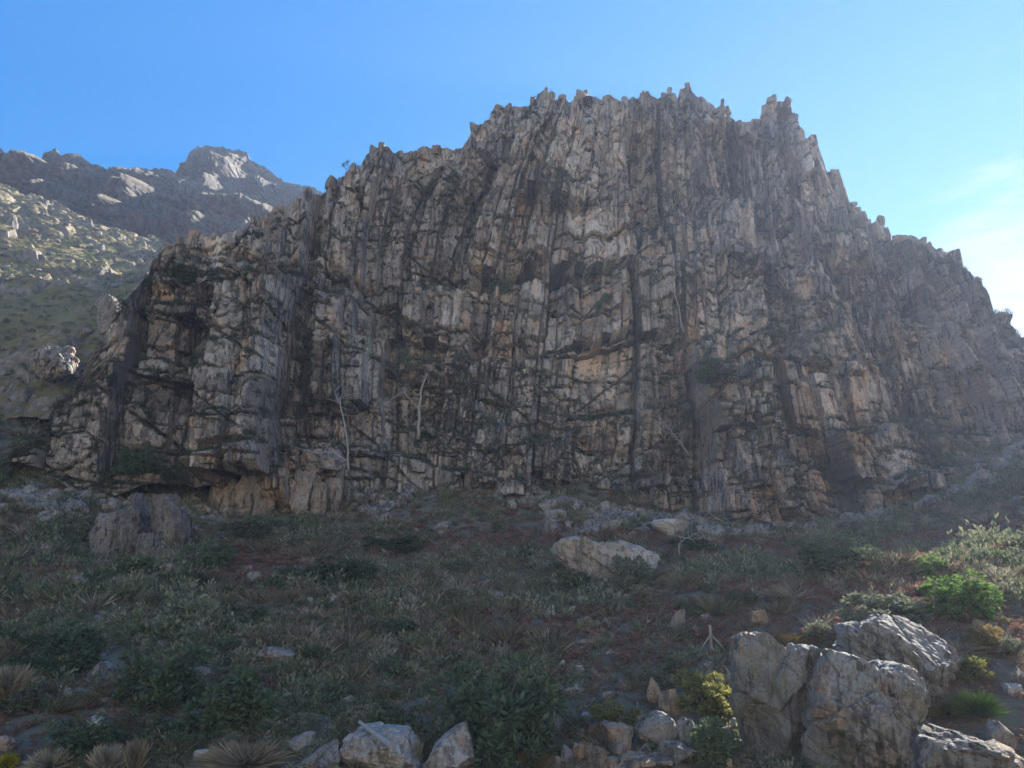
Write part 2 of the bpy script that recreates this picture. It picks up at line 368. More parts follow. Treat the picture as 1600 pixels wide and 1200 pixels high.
# warped coordinates so that no joint runs quite straight
wx = CX + 1.1*fbm(CX*0.05, CZ*0.022, 0*CX, 2, 101) + 0.22*(CZ-40)*fbm(CX*0.03, CZ*0.01, 0*CX+2, 2, 105) + 0.28*fbm(CX*0.25, CZ*0.14, 0*CX, 2, 107) + 0.05*fbm(CX*0.8, CZ*0.5, 0*CX, 2, 111)
wz = CZ + 1.0*fbm(CX*0.06, CZ*0.05, 0*CX+3, 2, 121) + 0.12*CX*0.3*fbm(CX*0.012, 0*CX, 0*CX+9, 1, 125) + 0.07*fbm(CX*0.6, CZ*0.6, 0*CX, 2, 131)
def line_cells(u, seed, lo=0.12, *key):
    ui = np.floor(u); f1 = np.full(u.shape, 9.0); f2 = f1.copy(); idc = np.zeros(u.shape, np.uint32); d1 = np.zeros(u.shape)
    for i in (-1, 0, 1):
        c = ui+i; d = u - (c + lo + (1-2*lo)*rnd(c, seed, *key)); a = np.abs(d); near = a < f1
        f2 = np.where(near, f1, np.minimum(f2, a)); f1 = np.where(near, a, f1); idc = np.where(near, h32(c, seed+5, *key), idc); d1 = np.where(near, d, d1)
    return idc, (f2-f1)*0.5, d1
def cols(sx, sz, ampc, ampb, tilt, gv, gh, wv, seed):
    """columns between straight joints, each broken across into blocks of its own"""
    uu = wx/sx; uu = uu + 0.35*np.sin(uu*1.9+seed) + 0.2*np.sin(uu*0.71+2*seed)      # uneven spacing
    ci, eu, du = line_cells(uu, seed, 0.02); cr = (ci & 0xffff)/65535.0
    bi, ev, dv = line_cells(wz/sz + 7.3*cr, seed+30, 0.12, ci >> 1)
    br = (bi & 0xffff)/65535.0; tx = ((bi >> 4) & 0xfff)/4095.0-0.5; tz = ((bi >> 9) & 0xfff)/4095.0-0.5
    d = (cr-0.5)*ampc + (br-0.5)*ampb + du*sx*tx*tilt + dv*sz*tz*tilt*0.35
    some = (((bi >> 6) & 0xff) > 90)
    d = d + gv*np.exp(-(eu*sx/wv)**2) + gh*some*np.exp(-(ev*sz/wv)**2)
    return ci, bi, d
_, _, _du = line_cells(wx/1.3, 195); _c, _, _ = line_cells(wx/1.3, 195); _, _, _dv = line_cells(wz/2.6 + (_c & 255)/50.0, 196, 0.12, _c >> 1)
bxx = wx - 0.85*_du*1.3; bzz = wz - 0.7*_dv*2.6
DY = np.zeros_like(CX)                        # metres towards the viewer are negative
def box(px0, px1, py0, py1, amt, soft=0.7, softz=None):
    a = on_cliff(px0, py1); b = on_cliff(px1, py0); sz = softz or soft
    m = sstep(a[0]-soft, a[0]+soft, bxx)*(1-sstep(b[0]-soft, b[0]+soft, bxx))*sstep(a[2]-sz, a[2]+sz, bzz)*(1-sstep(b[2]-sz, b[2]+sz, bzz))
    return m*amt
# buttresses (+, proud) and gullies, caves, recesses (-)
FEAT = [(318,462,452,735,4.0,.5),(400,466,452,735,1.2,.4),(232,316,500,740,-2.2,.8),(80,170,560,780,-1.0,1.2),
 (464,500,470,720,-2.6,.5),(500,585,488,650,2.2,.5),(540,600,540,650,1.3,.5),(590,705,540,720,-3.2,1.0),(612,648,265,560,-4.6,.5),(648,690,300,560,-2.4,.5),(690,716,260,450,-4.2,.4),
 (512,612,240,440,1.6,.7),(400,508,300,440,-1.0,1.2),(716,965,120,432,4.2,.6),(765,900,150,330,2.0,.5),(780,868,300,334,1.8,.3),(830,985,330,432,1.3,.5),(800,898,418,452,-4.5,.35),
 (716,800,410,560,-1.6,.8),(870,930,428,545,1.6,.35),(930,972,424,540,2.2,.3),(985,1038,430,540,2.8,.35),(972,986,420,540,-1.2,.2),
 (965,1090,190,330,-2.6,1.0),(985,1060,330,360,-2.8,.7),(1090,1150,190,440,0.8,.7),(1150,1185,210,440,-3.0,.5),(1128,1150,320,440,1.6,.3),(1170,1195,330,450,1.6,.3),
 (1186,1245,150,330,1.6,.5),(1200,1235,190,330,1.4,.4),(1195,1420,430,470,-1.4,.7),(1195,1250,470,560,-3.0,.8),(1090,1190,610,690,2.8,.35),(1100,1192,655,700,1.0,.2),(1085,1180,565,625,1.2,.3),
 (1192,1235,540,820,-2.6,.5),(1110,1180,690,830,2.0,.4),(1235,1280,600,690,2.2,.4),(1300,1405,590,680,1.8,.5),(1275,1400,680,760,2.6,.35),(1180,1240,750,830,0.8,.4),
 (1405,1440,440,760,-2.2,.6),(1440,1545,430,700,1.2,.7),(1040,1085,560,760,-2.2,.7),(960,1010,430,700,0.8,.6),(840,900,690,760,2.0,.4),(1035,1072,735,830,2.0,.3),(1000,1034,735,830,1.4,.3),(940,990,745,800,1.6,.4),
 (735,800,690,765,1.4,.5),(630,735,470,600,1.6,.7),(760,960,445,548,1.2,.9),(720,800,560,700,0.6,.8),(240,410,355,445,1.4,.5)]
for (a, b, c, d, amt, sft) in FEAT: DY -= box(a, b, c, d, (1.6 if amt > 0 else 1.3)*amt, sft if amt > 0 else sft+0.6)
# terraces: the face steps back at each ledge
def ledge(pts, back, soft=0.35):
    P = np.array([on_cliff(*q) for q in pts]); zl = np.interp(wx, P[:, 0], P[:, 2], left=200, right=200)
    s = sstep(-soft, soft, wz - zl); return back*s
LEDGES = [([(150,745),(300,735),(420,715),(560,715),(700,745),(860,770),(1000,800),(1110,830)],1.8),
 ([(560,565),(640,575),(760,565),(860,553),(960,550),(1060,565),(1190,545),(1300,520),(1400,510),(1500,520)],2.0),
 ([(460,480),(560,460),(700,455),(800,440),(900,430),(1000,425),(1080,430),(1200,425),(1330,400),(1480,420)],2.2),
 ([(1090,700),(1180,692),(1290,690),(1400,670),(1500,665)],1.4),([(1230,745),(1290,768),(1370,745),(1450,725),(1540,720)],1.6),
 ([(130,600),(230,560),(320,575),(395,553),(440,558),(470,575)],0.8),([(200,478),(300,478),(380,470),(470,440),(560,440)],0.9),
 ([(250,440),(350,430),(430,400),(520,400)],0.6),([(965,345),(1060,350),(1160,330),(1300,350)],1.3),([(900,660),(1010,655),(1100,640)],1.2),([(760,640),(900,650)],0.8),
 ([(340,712),(385,705),(425,716)],-0.9)]
LM = np.zeros_like(CX)
for pts, back in LEDGES: DY += ledge(pts, 1.8*back)
DY -= 6.5                                      # the sum of the steps is centred on the mean plane
# joint-bounded blocks at four sizes
_, id0, d0 = cols(7.5, 9.5, 1.6, 2.4, 0.6, 1.1, 0.9, 0.18, 201)
_, id1, d1 = cols(3.3, 4.6, 0.7, 1.7, 0.8, 0.8, 0.8, 0.14, 211)
c2_, id2, d2 = cols(1.3, 2.5, 0.25, 0.7, 0.8, 0.35, 0.4, 0.10, 221)
_, _, d3 = cols(0.5, 1.1, 0.05, 0.2, 0.6, 0.12, 0.12, 0.07, 231)
def blocks(sx, sz, amp, tilt, groove, gw, seed, bx=0.75):
    ix = wx + 0.12*fbm(CX*0.5, CZ*0.25, 0*CX, 2, seed); iz = wz + 0.3*fbm(CX*0.3, CZ*0.3, 0*CX, 2, seed+1)
    idc, f1, f2, du, dv = voro(ix/sx, iz/sz, seed, bx)
    r = (idc & 0xffff)/65535.0; tx = ((idc >> 4) & 0xfff)/4095.0-0.5; tz = ((idc >> 9) & 0xfff)/4095.0-0.5
    return (r-0.5)*amp + (du*tx*2 + dv*tz)*tilt + groove*(1-sstep(0, gw, f2-f1))
broken = sstep(-0.35, 0.15, fbm(CX*0.06, CZ*0.07, 0*CX, 3, 295))            # zones of irregular shattered rock
d1 = d1*(1-0.6*broken) + broken*blocks(3.2, 4.2, 1.8, 1.2, 0.8, 0.06, 241)
d2 = d2*(1-0.75*broken) + broken*blocks(1.3, 2.1, 0.8, 0.7, 0.45, 0.08, 251)
diag = np.zeros_like(CX)
for (kx, kz, sp, sd) in ((0.8, 1.0, 11.0, 341), (-0.7, 1.0, 13.0, 342), (0.25, 1.0, 8.0, 343)):     # long slanting cracks that stop and start
    _, e_, _ = line_cells((kx*wx + kz*wz)/sp, sd, 0.05)
    diag += np.exp(-(e_*sp/0.16)**2)*sstep(0.0, 0.25, fbm(CX*0.09, CZ*0.09, 0*CX, 2, sd+3))
DY += 0.8*diag
slab = sstep(-0.35, 0.2, fbm(CX*0.075, CZ*0.06, 0*CX, 3, 291))          # broad unbroken faces
rough = fbm(CX*1.6, CZ*0.9, DY*0.5, 4, 261, 0.55)
DY += d0 + d1*(1-0.35*slab) + d2*(1-0.65*slab) + d3*(1-0.6*slab) + 0.09*rough + 1.2*fbm(CX*0.05, CZ*0.045, 0*CX, 3, 271)
CY = y0(CX) + LEAN*(CZ-ZB) + DY
# a rounded brow near the top edge
hgt_left = (z1[None]-CZ)
CY += 0.8*np.exp(-hgt_left/0.8)
VX = CX + 0.10*fbm(CX*1.3, CZ*0.9, CY*0.4, 3, 281)
# the crest keeps its height as seen whatever the relief under it
def smooth1(a, k):
    ker = np.ones(k)/k; return np.convolve(np.pad(a, (k//2, k-1-k//2), mode='edge'), ker, 'valid')
CY[-60:] = CY[-60:]*(1-np.linspace(0, 1, 60)[:, None]) + (smooth1(CY[-1], 9))[None]*np.linspace(0, 1, 60)[:, None]
SKA = np.array(SKY, float); yt = smooth1(CY[-1], 15); zt = z1.copy(); jit = ((c2_[-1] & 0xff)/255.0-0.6)*0.9 + (rnd(np.floor(cx/0.3), 3, 78)-0.5)*0.2
for _ in range(4):
    ppx = 800 + FPX*cx/(yt*CP + (zt-CAMZ)*SP); ppy = np.interp(ppx, SKA[:, 0], SKA[:, 1])
    b_ = (600-ppy)/FPX; zt = CAMZ + yt/(CP-b_*SP)*(SP+b_*CP)
zt = np.maximum(zt + jit, zb + 0.5)
VZ = CZ + (zt-z1)[None]*T**1.5; z1 = zt
# rows over the brow and down the back
rows = [np.stack([VX, CY, VZ], -1)]
ytop = CY[-1]
for (dy, k, dz) in ((0.7, 1, 0.0), (1.6, 5, -0.2), (3.0, 15, -0.7), (6, 31, -1.6), (12, 61, -3.0), (22, 121, -6.0), (38, 201, -14.0), (55, 301, -34.0)):
    rows.append(np.stack([cx, smooth1(ytop, max(1, min(k, 61)))+dy, smooth1(z1, k)+dz+0.35*fbm(cx*0.6, 0*cx+dy, 0*cx, 3, 291)], -1)[None])
CV = np.concatenate(rows, 0)
nr, nc = CV.shape[:2]
CF = grid_faces(nr, nc)
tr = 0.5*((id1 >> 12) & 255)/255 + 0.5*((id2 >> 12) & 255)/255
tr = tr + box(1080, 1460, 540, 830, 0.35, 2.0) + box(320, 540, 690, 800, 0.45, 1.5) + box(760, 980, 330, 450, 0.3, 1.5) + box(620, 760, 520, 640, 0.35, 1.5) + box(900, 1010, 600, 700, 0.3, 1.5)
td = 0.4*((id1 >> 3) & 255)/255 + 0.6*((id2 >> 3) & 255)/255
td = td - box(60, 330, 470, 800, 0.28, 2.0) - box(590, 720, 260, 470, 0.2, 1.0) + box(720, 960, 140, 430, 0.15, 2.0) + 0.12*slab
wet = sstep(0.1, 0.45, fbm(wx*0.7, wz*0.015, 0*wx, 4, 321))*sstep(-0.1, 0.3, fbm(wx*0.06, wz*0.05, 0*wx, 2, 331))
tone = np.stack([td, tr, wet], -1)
tone = np.concatenate([tone, np.repeat(tone[-1:], nr-NR, 0)], 0).reshape(-1, 3)
cliff = structure(link('cliff', None, (0.0, 98.0, 18.0)))
cliff['label'] = 'tall shaded cliff of jointed grey and rust sandstone columns'
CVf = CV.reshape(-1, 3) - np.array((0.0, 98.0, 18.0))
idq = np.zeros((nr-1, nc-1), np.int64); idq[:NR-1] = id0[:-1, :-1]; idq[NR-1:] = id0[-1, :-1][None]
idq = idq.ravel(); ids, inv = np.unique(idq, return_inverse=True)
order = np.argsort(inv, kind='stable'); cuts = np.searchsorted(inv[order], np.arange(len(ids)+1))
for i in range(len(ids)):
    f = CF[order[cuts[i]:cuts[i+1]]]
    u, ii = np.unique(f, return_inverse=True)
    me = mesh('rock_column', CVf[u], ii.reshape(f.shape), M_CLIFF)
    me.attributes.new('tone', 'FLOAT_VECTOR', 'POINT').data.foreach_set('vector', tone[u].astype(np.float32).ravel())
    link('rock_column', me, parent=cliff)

# ------------------------------------------------------------------ rocks
_ico = {}
def ico(sub):
    if sub not in _ico:
        bm = bmesh.new(); bmesh.ops.create_icosphere(bm, subdivisions=sub, radius=1)
        V = np.array([v.co[:] for v in bm.verts]); F = np.array([[v.index for v in f.verts] for f in bm.faces]); bm.free()
        V /= np.linalg.norm(V, axis=1)[:, None]; _ico[sub] = (V, F)
    return _ico[sub]
def cut(p, planes):
    for n, d in planes:
        s = p @ n - d; p = p - np.maximum(s, 0)[:, None]*n[None]*0.97
    return p
def planes(rs, k, lo, hi, flat=0.0):
    out = []
    for _ in range(k):
        n = rs.normal(size=3); n /= np.linalg.norm(n); out.append((n, rs.uniform(lo, hi)))
    return out
def roughen(p, amp, fr, seed, bed=0.0, bedn=(0.2, 0.3, 1.0), bfreq=5.0):
    n = p / np.maximum(np.linalg.norm(p, axis=1), 1e-6)[:, None]
    d = amp*fbm(p[:, 0]*fr, p[:, 1]*fr, p[:, 2]*fr, 5, seed, 0.55)
    if bed:
        bn = np.array(bedn)/np.linalg.norm(bedn); s = p @ bn*bfreq + 0.5*fbm(p[:, 0]*1.5, p[:, 1]*1.5, p[:, 2]*1.5, 3, seed+3)
        d = d + bed*(rnd(np.floor(s), seed, 5)-0.5) - bed*0.6*np.exp(-((s-np.floor(s))/0.12)**2)
    return p + n*d[:, None]
def cells3(p, fr, seed):
    q = p*fr + 0.35*np.stack([fbm(p[:, 0]*fr*.6, p[:, 1]*fr*.6, p[:, 2]*fr*.6, 2, seed+i) for i in range(3)], 1)
    qi = np.floor(q); f1 = np.full(len(p), 9.0); f2 = f1.copy(); idc = np.zeros(len(p), np.uint32)
    for i in (-1, 0, 1):
        for j in (-1, 0, 1):
            for k in (-1, 0, 1):
                c = qi + np.array((i, j, k)); jt = np.stack([rnd(c[:, 0], c[:, 1], c[:, 2], seed+t) for t in (11, 12, 13)], 1)
                d = np.abs(q-c-jt); d = 0.5*d.max(1) + 0.5*np.sqrt((d*d).sum(1)); near = d < f1
                f2 = np.where(near, f1, np.minimum(f2, d)); f1 = np.where(near, d, f1)
                idc = np.where(near, h32(c[:, 0], c[:, 1], c[:, 2], seed), idc)
    return (idc & 0xffff)/65535.0, f2-f1
def facet(p, fr, amp, groove, seed):
    """break a surface into joint-bounded facets"""
    n = p/np.maximum(np.linalg.norm(p, axis=1), 1e-6)[:, None]; r, e = cells3(p, fr, seed)
    return p + n*(amp*(r-0.5) - groove*(1-sstep(0, 0.13, e)))[:, None]
def rock_verts(seed, w, d, h, sub=4, nplanes=11, rough=0.09, bed=0.05, bedn=(0.2, 0.3, 1.0), pw=0.8, pl=(0.42, 0.8)):
    rs = np.random.RandomState(seed); V, F = ico(sub)
    p = np.sign(V)*np.abs(V)**pw
    p = cut(p, planes(rs, nplanes, *pl))
    p = roughen(p, rough*0.7, 1.8, seed, bed, bedn)
    if sub >= 4: p = facet(p, 1.6, 0.10, 0.04, seed)
    lo, hi = p.min(0), p.max(0); p = (p-(lo+hi)/2)/((hi-lo)/2)
    return p*np.array((w/2, d/2, h/2)), F
def boulder(px, py, wpx, hpx, label, seed, m=None, sub=4, name='boulder', depth=0.8, group=None, rot=0.0, rough=0.09, bed=0.05, sink=0.28, cat='boulder', Y=None):
    """a rock whose foot stands on the slope at (px, py + hpx/2)"""
    b = hit(px, py + hpx*0.5) if Y is None else at(px, py + hpx*0.5, Y)
    sc = b[1]/FPX*1.0/CP; ww, hh = wpx*sc, hpx*sc
    hh2 = hh*(1+sink)
    V, F = rock_verts(seed, ww*1.04, ww*depth, hh2, sub, rough=rough, bed=bed)
    V = V.copy(); V[:, 2] += hh - hh2*0.5
    if rot: c, s = math.cos(rot), math.sin(rot); V[:, :2] = np.stack([V[:, 0]*c - V[:, 1]*s, V[:, 0]*s + V[:, 1]*c], 1)
    o = link(name, mesh(name, V, F, m or M_GREY, False), (b[0], b[1]+ww*depth*0.25, b[2]))
    return tag(o, label, cat, group)
def outlined(name, outline, Y, thick, label, m, seed, sub=6, lean=0.25, boxy=2.6, rough=0.022, bed=0.04, bedn=(0.2, 0.3, 1.0), cuts=6, cat='boulder', bfreq=4.0, parent=None, fr=1.6, fa=1.0):
    if cat == 'rock': fa = 1.7
    P = np.array([at(x, y, Y) for x, y in outline])[:, (0, 2)]; P = P.mean(0) + (P-P.mean(0))*1.05
    c0 = P.mean(0); lo, hi = P.min(0), P.max(0); c0 = 0.5*c0 + 0.25*(lo+hi)
    d = P-c0; th = np.arctan2(d[:, 1], d[:, 0]); rr = np.hypot(d[:, 0], d[:, 1])
    o_ = np.argsort(th); th, rr = th[o_], rr[o_]
    th = np.concatenate([th-2*np.pi, th, th+2*np.pi]); rr = np.tile(rr, 3)
    V, F = ico(sub); ny = V[:, 1]; ang = np.arctan2(V[:, 2], V[:, 0])
    # straight edges between outline corners
    xs, ys = rr*np.cos(th), rr*np.sin(th); k = np.clip(np.searchsorted(th, ang)-1, 0, len(th)-2)
    ax_, ay_, bx_, by_ = xs[k], ys[k], xs[k+1], ys[k+1]; ca, sa = np.cos(ang), np.sin(ang)
    ex, ey = bx_-ax_, by_-ay_
    Rr = (ax_*ey - ay_*ex)/np.where(np.abs(ca*ey - sa*ex) < 1e-6, 1e-6, ca*ey - sa*ex)
    lat = (1-np.abs(ny)**boxy)**(1/boxy)
    x, z = Rr*ca*lat, Rr*sa*lat; y = thick*ny
    p = np.stack([x, y + lean*z, z], 1)
    S_ = np.array((np.abs(x).max(), thick, np.abs(z).max()))
    rs = np.random.RandomState(seed); q = p/S_
    pl = []
    for _ in range(cuts):
        n = rs.normal(size=3); n[1] = -abs(n[1])-0.6; n /= np.linalg.norm(n); pl.append((n, rs.uniform(0.45, 0.78)))
    q = cut(q, pl); p = q*S_; mS = S_.max()
    p = roughen(p/mS, rough, fr, seed, bed, bedn, bfreq)*mS
    q = p/mS; q = facet(q, 1.5*fa, 0.12*fa, 0.06*fa, seed+60); q = facet(q, 4.0, 0.025*fa, 0.016*fa, seed+70); q = roughen(q, 0.016, 11.0, seed+50)
    p = q*mS
    base = float(p[:, 2].min())
    o = link(name, mesh(name, p - np.array((0, 0, base)), F, m, False), (c0[0], Y, c0[1]+base), parent)
    if label: tag(o, label, cat)
    return o

# broken blocks standing along the crest
rk = np.random.RandomState(21); crest = []
pk = [741,775,797,832,850,878,915,950,1008,1046,1064,1075,1128,1157,1195,1208,1232,1240,1258,1270,1305,1340,1352,1377,1386,1427,1445,1470,1492,1502,1545,1565,582,596,606,640,665,515,545,400,440,255,300]
for q in pk + list(rk.uniform(240, 1590, 60)):
    j = int(np.argmin(np.abs(800 + FPX*cx/(CY[-1]*CP + (z1-CAMZ)*SP) - q)))
    ww = rk.uniform(0.55, 1.7); hh = rk.uniform(1.2, 3.0)*(1.0 if q in pk else 0.7)
    V, F = rock_verts(int(2000+q), ww, ww*rk.uniform(0.7, 1.3), hh, 3, 7, 0.07, 0.05, pw=0.35, pl=(0.6, 1.05))
    o = link('pinnacle', mesh('pinnacle', V, F, M_CROP), (cx[j], float(CY[-1, j])+0.1-98.0, z1[j]-hh*0.5+rk.uniform(0.25, 1.1)*min(1, hh*0.55)-18.0), cliff, rot=(rk.normal()*0.12, rk.normal()*0.15, rk.uniform(0, 6.28)))
# big boulders on the right
outlined('boulder', [(1150,1075),(1158,1000),(1175,988),(1200,992),(1222,1008),(1255,1015),(1290,1030),(1310,1060),(1312,1235),(1180,1235),(1168,1150)], 27.0, 1.9,
  'large dark grey boulder with a rusty lower face, left of the lichen-covered boulder', M_LICHEN, 11, lean=0.3, cuts=12, boxy=3.2, bed=0.06, bedn=(0.9, 0.2, 0.5), bfreq=5.0)
outlined('boulder', [(1268,1120),(1290,1060),(1315,1022),(1345,1030),(1372,1048),(1410,1040),(1432,1052),(1440,1075),(1460,1100),(1470,1130),(1490,1180),(1500,1245),(1268,1245)], 24.8, 2.0,
  'tall lichen-covered grey boulder in front, nearest of the big boulders at lower right', M_LICHEN, 12, lean=0.3, cuts=12, boxy=3.2, bed=0.06, bedn=(0.6, 0.2, 0.9), bfreq=5.0)
outlined('boulder', [(1335,1030),(1345,985),(1385,975),(1420,972),(1450,990),(1480,1015),(1510,1045),(1526,1080),(1500,1110),(1420,1120),(1340,1095)], 30.5, 2.2,
  'tilted dark slab boulder with sunlit layered edge, behind the lichen-covered boulder', M_GREY, 13, lean=0.5, bed=0.14, bedn=(0.5, -0.3, 0.8), bfreq=7.0, cuts=5, boxy=4.0)
outlined('boulder', [(1440,1150),(1480,1140),(1520,1152),(1560,1165),(1600,1190),(1620,1235),(1420,1235)], 23.6, 1.3,
  'low ridged grey rock in the bottom right corner, sloping down to the right', M_LICHEN, 14, lean=0.8, cuts=3, bed=0.07)
# the great tilted block on the slope
outlined('boulder', [(864,858),(872,848),(905,843),(945,846),(975,846),(1000,855),(1027,873),(1020,888),(980,900),(968,915),(935,926),(905,915),(893,890),(868,866)], 55.8, 2.6,
  'great pale angular block lying tilted in the middle of the slope', M_PALE, 15, sub=6, lean=0.15, boxy=4.0, bed=0.09, bedn=(0.45, -0.3, 0.9), bfreq=5.0, cuts=4)
# rocks at the foot of the cliff on the left
def jointed(name, Y, spec, label, m, seed, depth=2.2):
    """an outcrop of upright joint-bounded columns: spec = (px, top py, bottom py, width px, forward shift)"""
    rk = np.random.RandomState(seed); b0 = at(spec[len(spec)//2][0], spec[0][2], Y); root = link(name, None, b0); tag(root, label, 'rock')
    for i, (px, t_, b_, w_, fw) in enumerate(spec):
        a = at(px, t_, Y+fw); b = at(px, b_, Y+fw); ww = w_*Y/FPX*1.12; hh = (a[2]-b[2])*1.06
        V, F = rock_verts(seed*10+i, ww, depth*rk.uniform(0.8, 1.2), hh, 5, 8, 0.05, 0.06, (0.3, 0.2, 1.0), 0.45, (0.62, 1.1))
        q = facet(V/hh*2, 2.2, 0.16, 0.06, seed+i)*hh*0.5; q = facet(q/hh*2, 5.0, 0.05, 0.03, seed+i+40)*hh*0.5
        link('rock_column', mesh('rock_column', q, F, m), (a[0]-b0[0], Y+fw-b0[1], (a[2]+b[2])*0.5-b0[2]), root, rot=(rk.normal()*0.08-0.12, rk.normal()*0.1, rk.normal()*0.5))
jointed('rock_outcrop', 68.5, [(146,848,935,36,.2),(172,818,940,40,-.4),(204,796,940,38,-.8),(230,828,940,40,-1.4),(252,796,935,26,-.5),(270,776,930,26,-.3),(289,792,925,24,.3),(225,778,880,60,1.8),(180,800,880,50,1.8),(255,858,935,36,-1.9)],
  'dark cracked rock outcrop standing in the scrub at the left foot of the cliff', M_CROPD, 16)
jointed('rock_outcrop', 85.5, [(343,748,815,28,.3),(366,741,818,30,-.4),(391,743,818,28,-.3),(412,752,815,22,.2)],
  'rounded orange-tan block at the cliff foot below the tall left pillar', M_CROPT, 17, 3.0)
jointed('rock_outcrop', 87.5, [(450,748,815,26,.3),(474,734,818,32,-.4),(502,738,818,28,-.3),(522,748,815,18,.2)],
  'layered rust-stained block at the cliff foot, right neighbour of the rounded orange-tan block', M_CROPT, 18, 3.0)
outlined('rock_outcrop', [(345,722),(360,712),(395,708),(432,722),(428,735),(350,740)], 86.0, 2.0,
  'flat pale-edged slab resting above the rounded orange-tan block', M_TAN, 19, sub=5, bed=0.06, cat='rock')
outlined('rock_outcrop', [(458,722),(480,708),(520,706),(542,716),(535,735),(462,738)], 88.0, 2.0,
  'flat grey slab on top of the layered rust-stained block', M_CROP, 20, sub=5, bed=0.06, cat='rock')
outlined('rock_outcrop', [(775,748),(782,736),(800,736),(804,752),(798,766),(778,768)], 93.5, 1.2,
  'small square tan block jutting from scrub at the middle foot of the cliff', M_TAN, 22, sub=4, cat='rock')

B = [ # px, py, w, h, material, label
 (1050,824,58,27,M_WHITE,'pale bluish flat boulder just uphill and right of the great tilted block'),
 (823,786,30,18,M_GREY,'rounded grey boulder high on the russet slope under the cliff'),
 (800,790,14,18,M_GREY,'small upright stone touching the left of the rounded grey boulder'),
 (862,828,28,22,M_GREY,'dark blue-grey squarish boulder uphill and left of the great tilted block'),
 (767,934,42,17,M_GREY,'low rounded grey boulder left of and below the great tilted block'),
 (858,958,19,19,M_WHITE,'white angular stone below the great tilted block'),
 (884,955,28,12,M_PALE,'pale flat wedge of stone just right of the white angular stone'),
 (915,939,22,12,M_PALE,'pale tan flat stone right under the great tilted block'),
 (933,942,18,13,M_TAN,'square reddish stone right beside the pale tan flat stone'),
 (880,938,12,8,M_TAN,'small reddish stone left of the pale tan flat stone'),
 (930,998,22,15,M_GREY,'lone grey rounded stone in scrub well below the great tilted block'),
 (1062,978,22,44,M_GREY,'dark narrow slab leaning upright in scrub left of the braced post'),
 (1104,966,18,11,M_PALE,'pale stone uphill of the braced post'),
 (1085,983,13,10,M_GREY,'small grey stone just left above the braced post'),
 (1068,892,15,9,M_TAN,'small tan stone right of the great tilted block'),
 (1190,966,32,22,M_TAN,'rusty red boulder in scrub above the large dark grey boulder'),
 (303,990,32,17,M_GREY,'low reddish-grey boulder in scrub above the round green shrubs on the left'),
 (395,903,22,17,M_GREY,'half-buried grey stone in scrub below the rounded orange-tan block'),
 (70,860,24,20,M_GREY,'pale pointed stone on the dark slope near the left edge'),
 (122,914,30,24,M_GREY,'broken grey stone at the foot of the dead branches on the left'),
 (262,896,30,26,M_TAN,'tan upright stone at the right foot of the dark cracked outcrop'),
 (152,1052,46,26,M_GREY,'long grey stone between the two round green shrubs at lower left'),
 (312,1055,24,17,M_GREY,'grey stone peeping out between two touching shrubs at lower left'),
 (146,1129,22,14,M_PALE,'pale stone near the bottom left, above the dry grass'),
 (312,1182,24,12,M_PALE,'flat pale stone at the bottom edge beside the straw grass mound'),
 (4,1165,24,20,M_PALE,'pale stone cut by the left edge above the yellow bush'),
 (432,1022,58,18,M_GREY,'long low slab in scrub left of the centre bottom'),
 (505,1066,24,12,M_GREY,'small flat grey stone below the long low slab'),
 (546,1096,24,11,M_PALE,'pale flat stone in brown scrub above the log'),
 (503,1052,12,8,M_PALE,'pebble-sized pale stone just above the small flat grey stone'),
 (610,1034,16,11,M_GREY,'left one of two small grey stones touching in mid slope'),
 (622,1036,13,10,M_GREY,'right one of two small grey stones touching in mid slope'),
 (711,1018,16,14,M_GREY,'small tilted diamond-shaped stone above the big round dark shrub'),
 (740,1010,17,9,M_PALE,'flat pale stone uphill of the big round dark shrub'),
 (470,1163,34,24,M_GREY,'rounded double-knobbed grey stone left of the triangular rock'),
 (820,1033,11,8,M_PALE,'small white stone above the top of the big round dark shrub'),
 (892,1079,62,15,M_PALE,'long pale blue-grey slab right of the big round dark shrub'),
 (952,1089,30,12,M_PALE,'bright flat slab next to the long pale slab, on its right'),
 (1052,1100,38,34,M_TAN,'sunlit tan boulder under the yellow-green bush'),
 (1030,1150,58,48,M_GREY,'blocky grey boulder with sunlit top in the rock pile'),
 (1076,1150,28,40,M_GREY,'upright squared grey stone right of the blocky sunlit-topped boulder'),
 (968,1158,44,40,M_GREY,'rounded brown-grey boulder left of the blocky sunlit-topped boulder'),
 (932,1183,46,26,M_GREY,'dark rounded stone with a bright patch, low in the rock pile'),
 (1003,1196,84,20,M_TAN,'broad flat sunlit rock at the bottom edge of the rock pile'),
 (1066,1183,58,28,M_GREY,'smooth bluish-grey rock at the bottom right of the rock pile'),
 (885,1186,18,15,M_GREY,'small round stone in shade right of the big round dark shrub'),
 (868,1192,18,14,M_GREY,'smallest round stone at the bottom edge by the big round dark shrub'),
 (905,1178,16,20,M_TAN,'small leaning reddish stone beside the dark rounded stone'),
 (1006,1158,16,14,M_GREY,'small wedge stone stuck between two boulders of the rock pile'),
 (1575,1166,44,52,M_GREY,'smooth grey rock at the right edge behind the low ridged rock'),
 (1590,1080,30,16,M_PALE,'pale stone at the right edge of the sunlit bank'),
 (655,1131,16,14,M_TAN,'small tan stone on the slope left of the big round dark shrub'),
]
for i, (x, y, ww, hh, m, lab) in enumerate(B):
    boulder(x, y, ww, hh, lab, 300+i, m, sub=4 if ww*hh > 500 else 3)
rb = np.random.RandomState(31)
